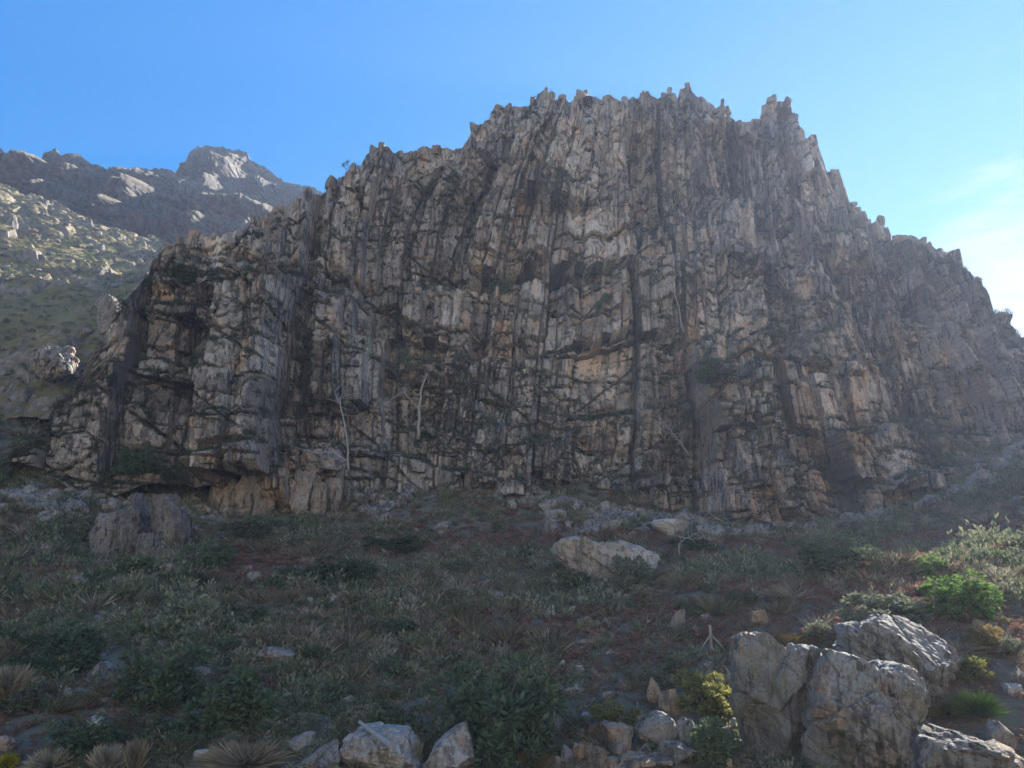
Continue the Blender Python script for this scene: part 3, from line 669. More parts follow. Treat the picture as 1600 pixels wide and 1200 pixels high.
for i in range(34):
    boulder(rb.uniform(850, 1150), rb.uniform(1112, 1196), rb.uniform(10, 30), rb.uniform(9, 20), 'small angular stone of the rubble around the rock pile', 500+i, [M_GREY, M_TAN, M_PALE, M_GREY][i % 4], 3, 'stone', group='rubble stones of the rock pile', cat='stone', rot=rb.uniform(0, 3))
for i in range(46):
    boulder(rb.uniform(30, 1150), rb.uniform(860, 1080), rb.uniform(8, 20), rb.uniform(6, 13), 'small stone showing through the scrub of the slope', 560+i, [M_GREY, M_PALE, M_TAN, M_GREY][i % 4], 3, 'stone', group='small stones in the slope scrub', cat='stone', rot=rb.uniform(0, 3))
outlined('boulder', [(1010,1098),(1013,1075),(1019,1060),(1026,1068),(1034,1085),(1033,1100)], 30.8, 0.3,
  'upright pointed reddish-grey stone above the rock pile', M_TAN, 31, sub=4)
outlined('boulder', [(462,1198),(500,1170),(526,1155),(528,1185),(522,1220),(470,1220)], 25.6, 0.7,
  'triangular dark rock with a pale top edge at the bottom', M_GREY, 32, sub=5)
outlined('boulder', [(528,1195),(535,1160),(560,1145),(600,1140),(636,1145),(645,1170),(650,1200),(640,1230),(540,1230)], 26.2, 1.5,
  'broad pale layered rock with a log lying on it', M_PALE, 33, sub=5, lean=0.9, bed=0.1, bfreq=6)
outlined('boulder', [(662,1200),(680,1165),(705,1142),(725,1135),(733,1150),(742,1200),(745,1230),(665,1230)], 25.8, 1.0,
  'pointed pale grey rock left of the big round dark shrub', M_PALE, 34, sub=5, lean=0.5)

# ------------------------------------------------------------------ hills and mountains on the left
HC = [(-120,640,108),(0,620,108),(100,590,113),(200,520,122),(300,470,134),(-120,510,130),(0,500,136),(100,480,144),(200,450,158),(300,430,170),
      (-120,400,172),(0,400,178),(100,420,183),(200,422,198),(300,425,205),(-120,240,246),(0,296,248),(60,328,248),(130,362,248),(240,395,250),(320,420,252)]
hc = [tuple(at(*c)) for c in HC]
hc += [(-290,285,160),(-180,285,128),(-110,285,100),(-40,285,80),(-290,250,172),(-290,150,100),(-20,220,75),(-20,150,48),(-60,108,34)]
hfun = tps(hc)
hx = np.linspace(-290, -20, 500); hy = np.linspace(100, 285, 350); HX, HY = np.meshgrid(hx, hy)
HZ = hfun(HX, HY)
hw = HX + 3*fbm(HX*0.06, HY*0.06, 0*HX, 3, 601); hv = HY + 3*fbm(HX*0.06, HY*0.06, 0*HX+5, 3, 602)
for (s, amp, thr, sd) in ((11, 4.0, 0.70, 611), (4.2, 1.8, 0.66, 612), (1.8, 0.8, 0.62, 613)):
    idc, f1, f2, du, dv = voro(hw/s, hv/s*1.6, sd, 0.4)
    r = (idc & 0xffff)/65535.0; field = 0.5+0.5*fbm(HX*0.035, HY*0.035, 0*HX, 2, 620)
    up = np.clip(r - thr + 0.5*(field-0.5), 0, 1)*amp*2
    HZ += up*sstep(0.02, 0.18, f2-f1)*(1-0.4*np.clip(f1, 0, 1))
HZ += 0.8*fbm(HX*0.1, HY*0.1, 0*HX, 4, 630)
h_ = structure(link('hill', mesh('hill', np.stack([HX, HY, HZ], -1).reshape(-1, 3), grid_faces(*HX.shape), M_HILL)))
h_['label'] = 'rocky grass hillside behind the left end of the cliff'
def hill_z(x, y):
    i = np.clip(np.searchsorted(hx, x), 0, len(hx)-1); j = np.clip(np.searchsorted(hy, y), 0, len(hy)-1); return HZ[j, i]

def mountain(name, sky_px, Y, lean, zbot, nc, nr, sc, seed, label, step=1.0):
    """a far wall of crags: terraces of cliff and grassy shelf"""
    P = np.array([at(x, y, Y) for x, y in sky_px])
    x = np.linspace(P[0, 0], P[-1, 0], nc); zt = np.interp(x, P[:, 0], P[:, 2])
    zt = zt + sc*((rnd(np.floor(x/sc/1.3), 0, seed)-0.5)*0.9 + (rnd(np.floor(x/sc/0.5), 1, seed)-0.5)*0.5)
    T = np.linspace(0, 1, nr)[:, None]; X = np.repeat(x[None], nr, 0); Z = zbot + (zt-zbot)[None]*T
    wx = X + sc*2.5*fbm(X/sc*0.06, Z/sc*0.06, 0*X, 3, seed+1); wz = Z + sc*4*fbm(X/sc*0.045, Z/sc*0.06, 0*X+2, 4, seed+2)
    D = (zt[None]-Z)*-lean
    per = sc*13; s = wz/per - np.floor(wz/per)                       # steep riser then shelf
    D = D + step*per*lean*1.5*(sstep(0.5, 1.0, s) - s)
    D = D - sc*15*np.abs(fbm(X/sc*0.05, Z/sc*0.02, 0*X, 3, seed+3))
    for (a, b, amp, sd) in ((6, 9, 4.5, 4), (2.2, 4.5, 2.2, 5), (0.9, 1.8, 0.9, 6)):
        idc, f1, f2, du, dv = voro(wx/(a*sc), wz/(b*sc), seed+sd, 0.5)
        r = (idc & 0xffff)/65535.0; tx = ((idc >> 5) & 0xfff)/4095.0-0.5
        D = D + sc*amp*((r-0.5) + du*tx + 0.3*(1-sstep(0, 0.12, f2-f1)))
    Yv = Y + D
    e_ = sstep(0.86, 1.0, T); Yv = Yv*(1-e_) + smooth1(Yv[-1], 41)[None]*e_
    ks = smooth1(Yv[-1], 81)/Y; ks = np.repeat(ks[None], nr, 0); Z = CAMZ + (Z-CAMZ)*(1+(ks-1)*T); zt = Z[-1]; X = X*(1+(ks-1)*T)
    x = X[-1]
    rows = [np.stack([X, Yv, Z], -1)]
    for (dy, dz, k) in ((3, -0.3, 3), (9, -1, 9), (30, -8, 31), (80, -60, 61)):
        rows.append(np.stack([x, smooth1(Yv[-1], k)+dy*sc/1.5, smooth1(zt, k)+dz*sc/1.5], -1)[None])
    V = np.concatenate(rows, 0)
    o = structure(link(name, mesh(name, V.reshape(-1, 3), grid_faces(*V.shape[:2]), M_MOUNT))); o['label'] = label; return o
mountain('mountain', [(-300,225),(-160,232),(0,236),(25,243),(58,241),(98,243),(106,256),(130,250),(162,262),(200,263),(250,262),(274,268),(300,282),(350,300),(420,312),(470,330),(560,350),(700,380)],
  325, 0.75, 100, 620, 240, 1.5, 701, 'near row of shaded far crags with sunlit shelves on the left')
mountain('mountain', [(100,330),(200,300),(262,285),(275,276),(290,246),(312,233),(345,231),(386,240),(391,252),(420,264),(432,274),(462,287),(500,299),(530,316),(640,350)],
  375, 0.7, 120, 420, 150, 1.7, 801, 'farthest flat-topped rocky peak on the left skyline', 0.6)

# unseen hillside added behind the viewer; its sunlit slope brightens the shaded cliff
vx = np.linspace(-420, 420, 120); vy = np.linspace(-290, -24, 60); VX_, VY_ = np.meshgrid(vx, vy)
VZ_ = 5.0 + 0.82*np.maximum(0, -24-VY_) + 6*fbm(VX_*0.02, VY_*0.02, 0*VX_, 4, 990) - 3
structure(link('added_fill_hillside', mesh('added_fill_hillside', np.stack([VX_, VY_, VZ_], -1).reshape(-1, 3), grid_faces(*VX_.shape), M_FILL_HILL, True)))['label'] = 'added unseen straw-coloured hillside behind the viewer, bouncing sun into the shade'

outlined('rock_outcrop', [(150,500),(150,470),(158,460),(172,462),(184,472),(186,490),(178,520),(155,520)], 116.0, 2.2,
  'squarish sunlit-edged crag on the hillside just left of the cliff', M_CROP, 41, sub=5, cat='rock')
outlined('rock_outcrop', [(42,575),(50,545),(75,538),(105,542),(118,560),(116,585),(60,590)], 108.0, 2.6,
  'low pale crag on the hillside at the left edge, below the squarish crag', M_CROP, 42, sub=5, cat='rock')
# ------------------------------------------------------------------ foliage builders
def tube(pts, rad, n=6):
    pts = np.asarray(pts, float); k = len(pts); rad = np.broadcast_to(rad, (k,))
    V = []; t = np.gradient(pts, axis=0); t /= np.maximum(np.linalg.norm(t, axis=1), 1e-6)[:, None]
    a = np.array((0.31, 0.87, 0.38)); b1 = np.cross(t, a); b1 /= np.linalg.norm(b1, axis=1)[:, None]; b2 = np.cross(t, b1)
    an = np.arange(n)*2*np.pi/n
    V = pts[:, None] + rad[:, None, None]*(np.cos(an)[None, :, None]*b1[:, None] + np.sin(an)[None, :, None]*b2[:, None])
    F = [[i*n+j, i*n+(j+1) % n, (i+1)*n+(j+1) % n, (i+1)*n+j] for i in range(k-1) for j in range(n)]
    F += [list(range(n))[::-1], list(range((k-1)*n, k*n))]
    return V.reshape(-1, 3), F
def join(parts):
    V, F, o = [], [], 0
    for v, f in parts:
        V.append(v); F += [[i+o for i in q] for q in f]; o += len(v)
    return np.concatenate(V), F
def leaves(pos, nrm, size, rs, aspect=0.42):
    """rhombic leaves, one quad each"""
    n = len(pos); d = nrm + rs.normal(size=(n, 3))*0.55; d /= np.linalg.norm(d, axis=1)[:, None]
    s = np.cross(d, rs.normal(size=(n, 3))); s /= np.maximum(np.linalg.norm(s, axis=1), 1e-6)[:, None]
    up = np.cross(s, d); sz = size*rs.uniform(0.6, 1.3, n)[:, None]
    V = np.stack([pos, pos+d*sz*0.5+s*sz*aspect*0.5+up*sz*0.06, pos+d*sz, pos+d*sz*0.5-s*sz*aspect*0.5+up*sz*0.06], 1)
    return V.reshape(-1, 3), np.arange(4*n).reshape(n, 4)
def shrub_shape(seed, n_leaf=2600, leaf=0.085, lobes=30, stems=14, flat=0.8):
    """a unit shrub: 1 m across, `flat` m tall"""
    rs = np.random.RandomState(seed); L = []
    while len(L) < lobes:
        p = rs.uniform(-1.1, 1.1, 3); p[2] = abs(p[2])
        if 0.3 < np.linalg.norm(p) < rs.choice([0.9, 0.95, 1.2]): L.append(p*np.array((0.42, 0.42, flat*0.78)))
    L = np.array(L); rl = rs.uniform(0.05, 0.19, lobes)
    k = rs.randint(0, lobes, n_leaf); dr = rs.normal(size=(n_leaf, 3)); dr[:, 2] += 0.35; dr /= np.linalg.norm(dr, axis=1)[:, None]
    pos = L[k] + dr*rl[k][:, None]*rs.uniform(0.55, 1.0, n_leaf)[:, None]*np.array((1, 1, 0.85))
    pos[:, 2] = np.maximum(pos[:, 2], 0.02)
    fol = leaves(pos, dr, leaf, rs)
    st = []
    for i in range(stems):
        e = L[rs.randint(lobes)]; m = e*0.5 + np.array((0, 0, 0.06)) + rs.normal(size=3)*0.03
        st.append(tube([(e[0]*0.06, e[1]*0.06, -0.08), m, e], [0.018, 0.012, 0.006], 5))
    return fol, join(st)
def spike_shape(seed, n=420, h=0.9, spread=0.45, wdt=0.02):
    """a unit tuft of narrow upright blades"""
    rs = np.random.RandomState(seed); a = rs.uniform(0, 2*np.pi, n); r = np.sqrt(rs.uniform(0, 1, n))
    b = np.stack([np.cos(a)*r*0.2, np.sin(a)*r*0.2, 0*a], 1); ln = h*rs.uniform(0.45, 1.0, n)
    lean = (0.3+0.7*r)*spread*rs.uniform(0.1, 1.3, n); b0 = b; a = a + rs.normal(size=n)*0.8; lean = np.minimum(lean, 0.94)
    tip = b + np.stack([np.cos(a)*lean, np.sin(a)*lean, ln*np.sqrt(np.maximum(0.1, 1-lean**2))], 1)
    mid = b*0.45 + tip*0.55 - np.stack([np.cos(a)*lean, np.sin(a)*lean, 0*a], 1)*0.16
    s = np.stack([-np.sin(a), np.cos(a), 0*a], 1)*wdt
    V = np.stack([b-s*0.6, b+s*0.6, mid+s, tip, mid-s], 1).reshape(-1, 3)
    return V, np.arange(5*n).reshape(n, 5)

GREEN = [(0.06, 0.085, 0.045), (0.095, 0.125, 0.065), (0.15, 0.175, 0.10)]
ML_DARK = leaf_mat('dark_shrub_leaf', [(0.055, 0.095, 0.052), (0.095, 0.14, 0.072), (0.15, 0.20, 0.11)], 0.3)
ML_GREEN = leaf_mat('green_shrub_leaf', GREEN, 0.35)
ML_BRIGHT = leaf_mat('bright_shrub_leaf', [(0.06, 0.12, 0.025), (0.09, 0.16, 0.035), (0.13, 0.20, 0.05)], 0.45)
ML_GREY = leaf_mat('grey_green_leaf', [(0.106, 0.127, 0.083), (0.150, 0.173, 0.113), (0.226, 0.233, 0.150)], 0.3)
ML_GOLD = leaf_mat('golden_dry_leaf', [(0.16, 0.12, 0.045), (0.22, 0.17, 0.07), (0.30, 0.25, 0.11)], 0.4)
ML_YELG = leaf_mat('yellow_green_leaf', [(0.12, 0.14, 0.03), (0.18, 0.19, 0.05), (0.26, 0.25, 0.08)], 0.45)
ML_STRAW = leaf_mat('straw_blade', [(0.30, 0.26, 0.18), (0.42, 0.37, 0.27), (0.52, 0.47, 0.36)], 0.35)
ML_YEL = leaf_mat('yellow_flower', [(0.35, 0.33, 0.03), (0.5, 0.46, 0.05), (0.62, 0.55, 0.08)], 0.4)
ML_RUST = leaf_mat('dead_bracken_frond', [(0.17, 0.088, 0.062), (0.23, 0.125, 0.09), (0.30, 0.18, 0.13)], 0.3)
ML_TWIG = leaf_mat('heath_mix', [(0.288, 0.245, 0.187), (0.130, 0.108, 0.072), (0.216, 0.187, 0.122), (0.144, 0.151, 0.086), (0.374, 0.331, 0.259)], 0.3, vary=0.85)
ML_MIX = leaf_mat('scrub_mix', [(0.074, 0.113, 0.060), (0.226, 0.226, 0.127), (0.113, 0.157, 0.083), (0.316, 0.300, 0.210), (0.166, 0.187, 0.106)], 0.3, vary=0.85)
ML_LEDGE = leaf_mat('ledge_scrub', [(0.04, 0.06, 0.035), (0.08, 0.095, 0.055), (0.055, 0.08, 0.045), (0.14, 0.135, 0.09)], 0.3, vary=0.8)
ML_HEATH = leaf_mat('heath_twig', [(0.158, 0.147, 0.099), (0.264, 0.229, 0.147), (0.422, 0.352, 0.229)], 0.3, patch=(0.15, 0.17, 0.11))
ML_SCRUB = leaf_mat('scrub_leaf', [(0.083, 0.128, 0.064), (0.144, 0.198, 0.096), (0.272, 0.304, 0.160)], 0.3, patch=(0.22, 0.175, 0.13))

SH = []
for s in range(4):
    fol, st = shrub_shape(40+s, n_leaf=[3600, 4200, 3400, 3800][s], leaf=[0.075, 0.065, 0.09, 0.07][s], flat=[0.85, 0.95, 0.75, 0.85][s])
    SH.append((fol, st))
_shm = {}
def shrub_mesh(v, m):
    if (v, m.name) not in _shm: _shm[(v, m.name)] = (mesh('foliage', *SH[v][0], m), mesh('stem', *SH[v][1], M_STEM))
    return _shm[(v, m.name)]
def shrub(px, py, wpx, hpx, m, label, v=0, group=None, loc=None, name='shrub', Y=None):
    b = np.array(loc) if loc is not None else (hit(px, py + hpx*0.5) if Y is None else at(px, py+hpx*0.5, Y))
    sc = b[1]/FPX/CP; r = link(name, None, (b[0], b[1]+wpx*sc*0.2, b[2]), rot=(0, 0, (px*0.37+py) % 6.28))
    tag(r, label, 'shrub', group)
    f, s = shrub_mesh(v % 4, m); k = (wpx*sc*1.08, wpx*sc*1.08, hpx*sc*1.15)
    link('foliage', f, parent=r, scl=k); link('stem', s, parent=r, scl=k)
    return r
SHRUBS = [
 (778,1122,176,150,ML_DARK,'big round dark green shrub at the bottom centre',0),
 (240,1052,130,112,ML_DARK,'round green shrub at lower left, left one of two that touch',1),
 (352,1090,116,104,ML_DARK,'round green shrub at lower left, right one of two that touch',2),
 (78,1012,120,84,ML_DARK,'wide green shrub on the far left of the lower slope',3),
 (115,1160,90,60,ML_DARK,'low dark green shrub near the bottom left corner',0),
 (1460,884,58,48,ML_BRIGHT,'upper bright green sunlit shrub on the right bank',1),
 (1514,930,108,72,ML_BRIGHT,'wider bright green sunlit shrub on the right bank, below the upper one',0),
 (1105,1082,92,72,ML_YELG,'yellow-green sunlit bush left of the large dark grey boulder',2),
 (968,1118,78,46,ML_YELG,'low sunlit straw-green bush at the edge of the shadow above the rock pile',3),
 (1556,996,64,46,ML_GOLD,'rounded golden-brown bush at the right edge of the bank',1),
 (1400,948,110,56,ML_GREY,'wide grey-green half-sunlit bush right behind the tilted slab boulder',2),
 (1292,986,60,40,ML_GREY,'small sunlit olive bush between the two back boulders',3),
 (1345,968,52,38,ML_GREY,'sunlit grey bush touching the left end of the tilted slab boulder',0),
 (1534,1048,60,44,ML_YELG,'yellowish bush right of the tilted slab boulder',1),
 (196,888,84,58,ML_DARK,'dark green shrub growing against the dark cracked outcrop',2),
 (312,862,84,56,ML_DARK,'dark green shrub just right of the dark cracked outcrop',3),
 (530,896,112,52,ML_GREEN,'broad low green shrub on the slope left of centre',0),
 (610,846,90,36,ML_GREEN,'low green shrub on the upper slope below the dead white trunk',1),
 (992,892,62,74,ML_GREY,'grey-green bush leaning on the right side of the great tilted block',2),
 (1088,846,70,34,ML_DARK,'dark low shrub beside the pale bluish flat boulder',3),
 (1322,868,130,54,ML_GREEN,'wide dull green shrub on the slope under the right part of the cliff',0),
 (385,822,90,46,ML_GREY,'bluish-grey shrub below the rounded orange-tan block',1),
 (1560,868,44,30,ML_BRIGHT,'small bright shrub near the right edge above the green bushes',2),
 (890,905,60,40,ML_GREEN,'green shrub at the left foot of the great tilted block',3),
 (1020,930,70,40,ML_HEATH,'brown heath bush below the great tilted block on its right',1),
 (30,1090,60,50,ML_GREY,'pale grey tufted bush at the left edge',2),
 (1585,1010,50,40,ML_GREY,'grey bush cut by the right edge beside the golden-brown bush',3),
 (1475,1170,60,40,ML_GREY,'grey-green bush in the gap right of the lichen-covered boulder',1),
 (1115,1165,70,70,ML_DARK,'dark shrub in shade between the rock pile and the large dark grey boulder',0),
]
for (x, y, ww, hh, m, lab, v) in SHRUBS: shrub(x, y, ww, hh, m, lab, v)
rb = np.random.RandomState(77); placed = 0
while placed < 80:
    px_, py_ = rb.uniform(0, 1600), rb.uniform(850, 1180); b = hit(px_, py_)
    w_ = rb.uniform(0.8, 2.0)/(b[1]/FPX/CP)
    if any(abs(px_-q[0]) < (q[2]+w_)*0.5 and abs(py_-q[1]) < (q[3]+w_*0.6)*0.5 for q in SHRUBS) or (px_ > 1130 and py_ > 960): continue
    shrub(px_, py_-w_*0.3, w_, w_*rb.uniform(0.5, 0.75), [ML_GREY, ML_GREEN, ML_DARK, ML_HEATH][placed % 4], 'low ragged %s bush in the scrub of the shaded slope' % ['grey-green', 'mid-green', 'dark green', 'brown'][placed % 4], rb.randint(4), 'low %s bushes all over the slope' % ['grey-green', 'mid-green', 'dark green', 'brown'][placed % 4]); placed += 1
# shrubs rooted on the ledges of the cliff
for (x, y, ww, hh, m, lab, v) in [(785,432,42,34,ML_DARK,'dark bush on the ledge left of the cave under the overhang',0),(1212,505,70,60,ML_DARK,'dark hazy bush in the recess on the right part of the cliff',1),
   (1040,340,70,30,ML_DARK,'dark bush on the ledge below the smooth upper wall',2),(942,482,30,30,ML_DARK,'small dark bush in the crack between two round-topped columns',3),
   (255,730,70,50,ML_DARK,'dark bush in the corner at the foot of the left recess',0),(645,560,60,44,ML_GREY,'grey bush high in the main gully, above the dead white trunk',1),
   (1090,600,50,40,ML_DARK,'bush on the ledge left of the square-cut yellow blocks',2),(300,430,60,30,ML_GREEN,'green bush on the high left shoulder of the cliff',3)]:
    p = on_cliff(x, y+hh*0.5); j = int(np.argmin(np.abs(cx-p[0]))); i = int(np.argmin(np.abs(CZ[:, j]-p[2])))
    shrub(x, y, ww, hh, m, lab, v, loc=(cx[j], CY[max(0, i-3):i+4, j].min()-0.2, p[2]))

# grasses: upright tufts
GT = [spike_shape(70+i, n=[700, 900, 900][i], spread=[0.45, 0.7, 0.95][i], wdt=0.008) for i in range(3)]
_gtm = {}
def grass(px, py, wpx, hpx, m, label, v=0, cat='grass tuft', group=None):
    b = hit(px, py+hpx*0.5); sc = b[1]/FPX/CP
    if (v, m.name) not in _gtm: _gtm[(v, m.name)] = mesh('grass_tuft', *GT[v], m)
    o = link('grass_tuft', _gtm[(v, m.name)], b, rot=(0, 0, px % 6.28), scl=(wpx*sc*0.7, wpx*sc*0.7, hpx*sc*0.9))
    return tag(o, label, cat, group)
for a in [(210,1178,40,60,ML_STRAW,'tallest pale straw grass tuft at the bottom left',0),(165,1182,46,50,ML_STRAW,'straw grass tuft just left of the tallest pale one',1),
  (385,1178,110,46,ML_STRAW,'drooping mound of straw grass left of the triangular rock',2),(828,1192,50,36,ML_GOLD,'golden grass tuft at the bottom below the big round dark shrub',1),
  (12,1062,60,70,ML_STRAW,'grey straw grass clump at the left edge',1),(645,1180,34,56,ML_STRAW,'thin straw tuft between the layered rock and the pointed rock',0),
  (1230,1000,60,30,ML_GOLD,'golden dry tuft on top of the large dark grey boulder',2),(1278,988,26,34,ML_GOLD,'narrow golden tuft behind the large dark grey boulder',0),
  (1525,1096,62,48,ML_BRIGHT,'bright green spiky tuft at the right end of the tilted slab boulder',2),(10,1190,26,30,ML_YEL,'yellow flowering tuft in the bottom left corner',2),
  (1480,1110,60,30,ML_GOLD,'golden tuft under the right end of the tilted slab boulder',2),(75,1185,50,40,ML_STRAW,'low straw tuft at the bottom near the left corner',2)]: grass(*a)

# ------------------------------------------------------------------ ground cover, too much to count: one object for each kind
def scatter(name, protos, m, pts, scale, rot, label, cat='scrub'):
    """geometry-node scatter; the first vertices are the seeds, the faces behind them are the plants handed out"""
    n = len(pts); V = [np.asarray(pts)]; polys = []; kind = [np.zeros(n, int)]; off = n
    for i, (pv, pf) in enumerate(protos):
        V.append(np.asarray(pv)); polys += (np.asarray(pf)+off).tolist(); kind.append(np.full(len(pv), i+1)); off += len(pv)
    me = bpy.data.meshes.new(name); me.from_pydata(np.concatenate(V).tolist(), [], polys); me.materials.append(m)
    kind = np.concatenate(kind); sc = np.ones((off, 3), np.float32); ro = np.zeros((off, 3), np.float32)
    sc[:n] = scale; ro[:n] = rot
    me.attributes.new('proto', 'INT', 'POINT').data.foreach_set('value', kind.astype(np.int32))
    me.attributes.new('seed_scale', 'FLOAT_VECTOR', 'POINT').data.foreach_set('vector', sc.ravel())
    me.attributes.new('seed_rot', 'FLOAT_VECTOR', 'POINT').data.foreach_set('vector', ro.ravel())
    o = stuff(link(name, me), label, cat)
    t = bpy.data.node_groups.new(name, 'GeometryNodeTree')
    t.interface.new_socket('Geometry', in_out='INPUT', socket_type='NodeSocketGeometry'); t.interface.new_socket('Geometry', in_out='OUTPUT', socket_type='NodeSocketGeometry')
    N, L = t.nodes, t.links; gi = N.new('NodeGroupInput'); go = N.new('NodeGroupOutput')
    def attr(nm, typ):
        a = N.new('GeometryNodeInputNamedAttribute'); a.data_type = typ; a.inputs['Name'].default_value = nm; return a.outputs[0]
    def sel(k):
        c = N.new('FunctionNodeCompare'); c.data_type = 'INT'; c.operation = 'EQUAL'
        ii = [s for s in c.inputs if s.type == 'INT']; L.new(attr('proto', 'INT'), ii[0]); ii[1].default_value = k
        s = N.new('GeometryNodeSeparateGeometry'); s.domain = 'POINT'; L.new(gi.outputs[0], s.inputs['Geometry']); L.new(c.outputs[0], s.inputs['Selection']); return s.outputs[0]
    jn = N.new('GeometryNodeJoinGeometry')
    for k in range(len(protos)):
        q = N.new('GeometryNodeGeometryToInstance'); L.new(sel(k+1), q.inputs[0]); L.new(q.outputs[0], jn.inputs[0])
    ip = N.new('GeometryNodeInstanceOnPoints'); L.new(sel(0), ip.inputs['Points']); L.new(jn.outputs[0], ip.inputs['Instance'])
    ip.inputs['Pick Instance'].default_value = True
    ri = N.new('FunctionNodeRandomValue'); ri.data_type = 'INT'
    mm = [s for s in ri.inputs if s.type == 'INT' and s.name in ('Min', 'Max')]; mm[0].default_value = 0; mm[1].default_value = len(protos)-1
    L.new([s for s in ri.outputs if s.type == 'INT'][0], ip.inputs['Instance Index'])
    L.new(attr('seed_rot', 'FLOAT_VECTOR'), ip.inputs['Rotation']); L.new(attr('seed_scale', 'FLOAT_VECTOR'), ip.inputs['Scale'])
    L.new(ip.outputs[0], go.inputs[0])
    md = o.modifiers.new('scatter', 'NODES'); md.node_group = t
    return o
def tuft(seed, n, leaf, flat=0.8, up=0.6, aspect=0.4):
    rs = np.random.RandomState(seed); d = rs.normal(size=(n, 3)); d[:, 2] = np.abs(d[:, 2]); d /= np.linalg.norm(d, axis=1)[:, None]
    p = d*np.array((0.5, 0.5, flat))*rs.uniform(0.45, 1.0, n)[:, None]*(0.75+0.35*np.sin(d[:, :1]*5+seed)*np.cos(d[:, 1:2]*4))
    return leaves(p, d+np.array((0, 0, up)), leaf, rs, aspect)
def frond(seed, k=7, n=9):
    rs = np.random.RandomState(seed); pos = []; dr = []
    for i in range(k):
        a = 2*np.pi*(i+rs.uniform(-.3, .3))/k; L = rs.uniform(0.4, 0.62)
        for j in range(n):
            t = (j+1)/n; c = np.array((math.cos(a)*L*t, math.sin(a)*L*t, 0.45*math.sin(t*2.3)))
            for s in (-1, 1): pos.append(c); dr.append(np.array((-math.sin(a)*s+math.cos(a)*0.5, math.cos(a)*s+math.sin(a)*0.5, 0.1)))
    return leaves(np.array(pos), np.array(dr)*1.6, 0.17, rs, 0.4)
SCRUB = [tuft(1, 120, 0.16), tuft(2, 110, 0.18, 0.7), tuft(3, 140, 0.14, 0.9)]
HEATH = [tuft(14, 110, 0.26, 0.7, 0.9, 0.10), tuft(15, 120, 0.22, 0.8, 0.6, 0.12), spike_shape(6, 90, 0.9, 0.8, 0.012)]
BRACK = [frond(7), frond(8, 6, 8)]
rs = np.random.RandomState(5)
def slope_points(n, y0_=17, y1_=108):
    y = y0_ + (y1_-y0_)*rs.uniform(0, 1, n*2)**1.35; x = rs.uniform(-1, 1, n*2)*(y*0.72+6)
    k = (x > -74) & (x < 86); x, y = x[k][:n], y[k][:n]
    return x, y
def pix(x, y, z):
    a = y*CP + (z-CAMZ)*SP; b = -y*SP + (z-CAMZ)*CP
    return 800+FPX*x/a, 600-FPX*b/a
def put(x, y, smin, smax, h=(0.7, 1.3), tilt=0.15, sink=0.05, clump=0):
    if clump:
        c = fbm(x*0.22, y*0.22, 0*x, 3, 980+clump); k = c > -0.6 + rs.normal(size=len(x))*0.15; x, y, c = x[k], y[k], c[k]
    z = ground(x, y); s = smin + (smax-smin)*rs.uniform(0, 1, len(x))**2.2; s *= 1+0.004*np.maximum(0, y-40)
    if clump: s *= 0.7 + 0.9*np.clip(c+0.3, 0, 1)
    s *= np.clip((y-12)/30, 0.45, 1.0)
    sc = np.stack([s, s, s*rs.uniform(*h, len(x))], 1)
    ro = np.stack([rs.uniform(-tilt, tilt, len(x)), rs.uniform(-tilt, tilt, len(x)), rs.uniform(0, 6.28, len(x))], 1)
    return np.stack([x, y, z - sink*s], 1), sc, ro
def russet(x, y):
    """how much dead bracken grows at a place"""
    return fbm(x*0.055, y*0.07, 0*x, 3, 901) + 1.1*np.exp(-((x+2)/19)**2-((y-84)/11)**2) + 0.6*np.exp(-((x-20)/22)**2-((y-72)/14)**2) - 0.35*np.exp(-((x+30)/20)**2)
x, y = slope_points(30000); k = russet(x, y) < 0.3 + rs.normal(size=len(x))*0.25; x, y = x[k], y[k]
p, sc, ro = put(x, y, 0.3, 1.7, (0.6, 1.1), clump=1)
scatter('low_scrub', SCRUB, ML_MIX, p, sc, ro, 'low dark green scrub covering the talus slope')
x, y = slope_points(24000); k = russet(x, y) < 0.55 + rs.normal(size=len(x))*0.3; x, y = x[k], y[k]; p, sc, ro = put(x, y, 0.3, 1.5, (0.5, 0.95), clump=5)
scatter('dry_heath', HEATH, ML_TWIG, p, sc, ro, 'brown twiggy heath mixed through the scrub of the slope')
x, y = slope_points(30000); k = russet(x, y) > 0.1 + rs.normal(size=len(x))*0.25; x, y = x[k], y[k]
p, sc, ro = put(x, y, 0.4, 1.0)
scatter('dead_bracken', BRACK, ML_RUST, p, sc, ro, 'russet dead bracken in patches under the cliff and on the slope')
STONE = [(rock_verts(900+i, 1, 0.9, 0.7, 2, 9)) for i in range(3)]
x, y = slope_points(2600); p, sc, ro = put(x, y, 0.15, 0.8, sink=0.0)
scatter('loose_stones', STONE, M_GREY, p, sc, ro, 'small loose stones strewn through the scrub', 'stones')
# scree and bushes crowding the foot of the cliff
n = 4200; x = rs.uniform(-60, 78, n); y = np.interp(x, Y0x, Y0y) - 10.5 + rs.normal(size=n)*3.0; k = fbm(x*0.11, y*0.15, 0*x, 2, 970) > 0.0; x, y = x[k], y[k]
p, sc, ro = put(x, y, 0.25, 2.0, sink=-0.1, tilt=0.6)
scatter('scree', STONE, M_CROP, p, sc, ro, 'broken stones lying along the foot of the cliff', 'stones')
n = 3600; x = rs.uniform(-62, 80, n); y = np.interp(x, Y0x, Y0y) - 9.5 + rs.normal(size=n)*3.2; k = fbm(x*0.15, y*0.2, 0*x, 2, 972) > -0.1; x, y = x[k], y[k]
p, sc, ro = put(x, y, 0.5, 1.9, (0.6, 1.2))
scatter('foot_scrub', SCRUB, ML_MIX, p, sc, ro, 'taller scrub crowding the foot of the cliff')
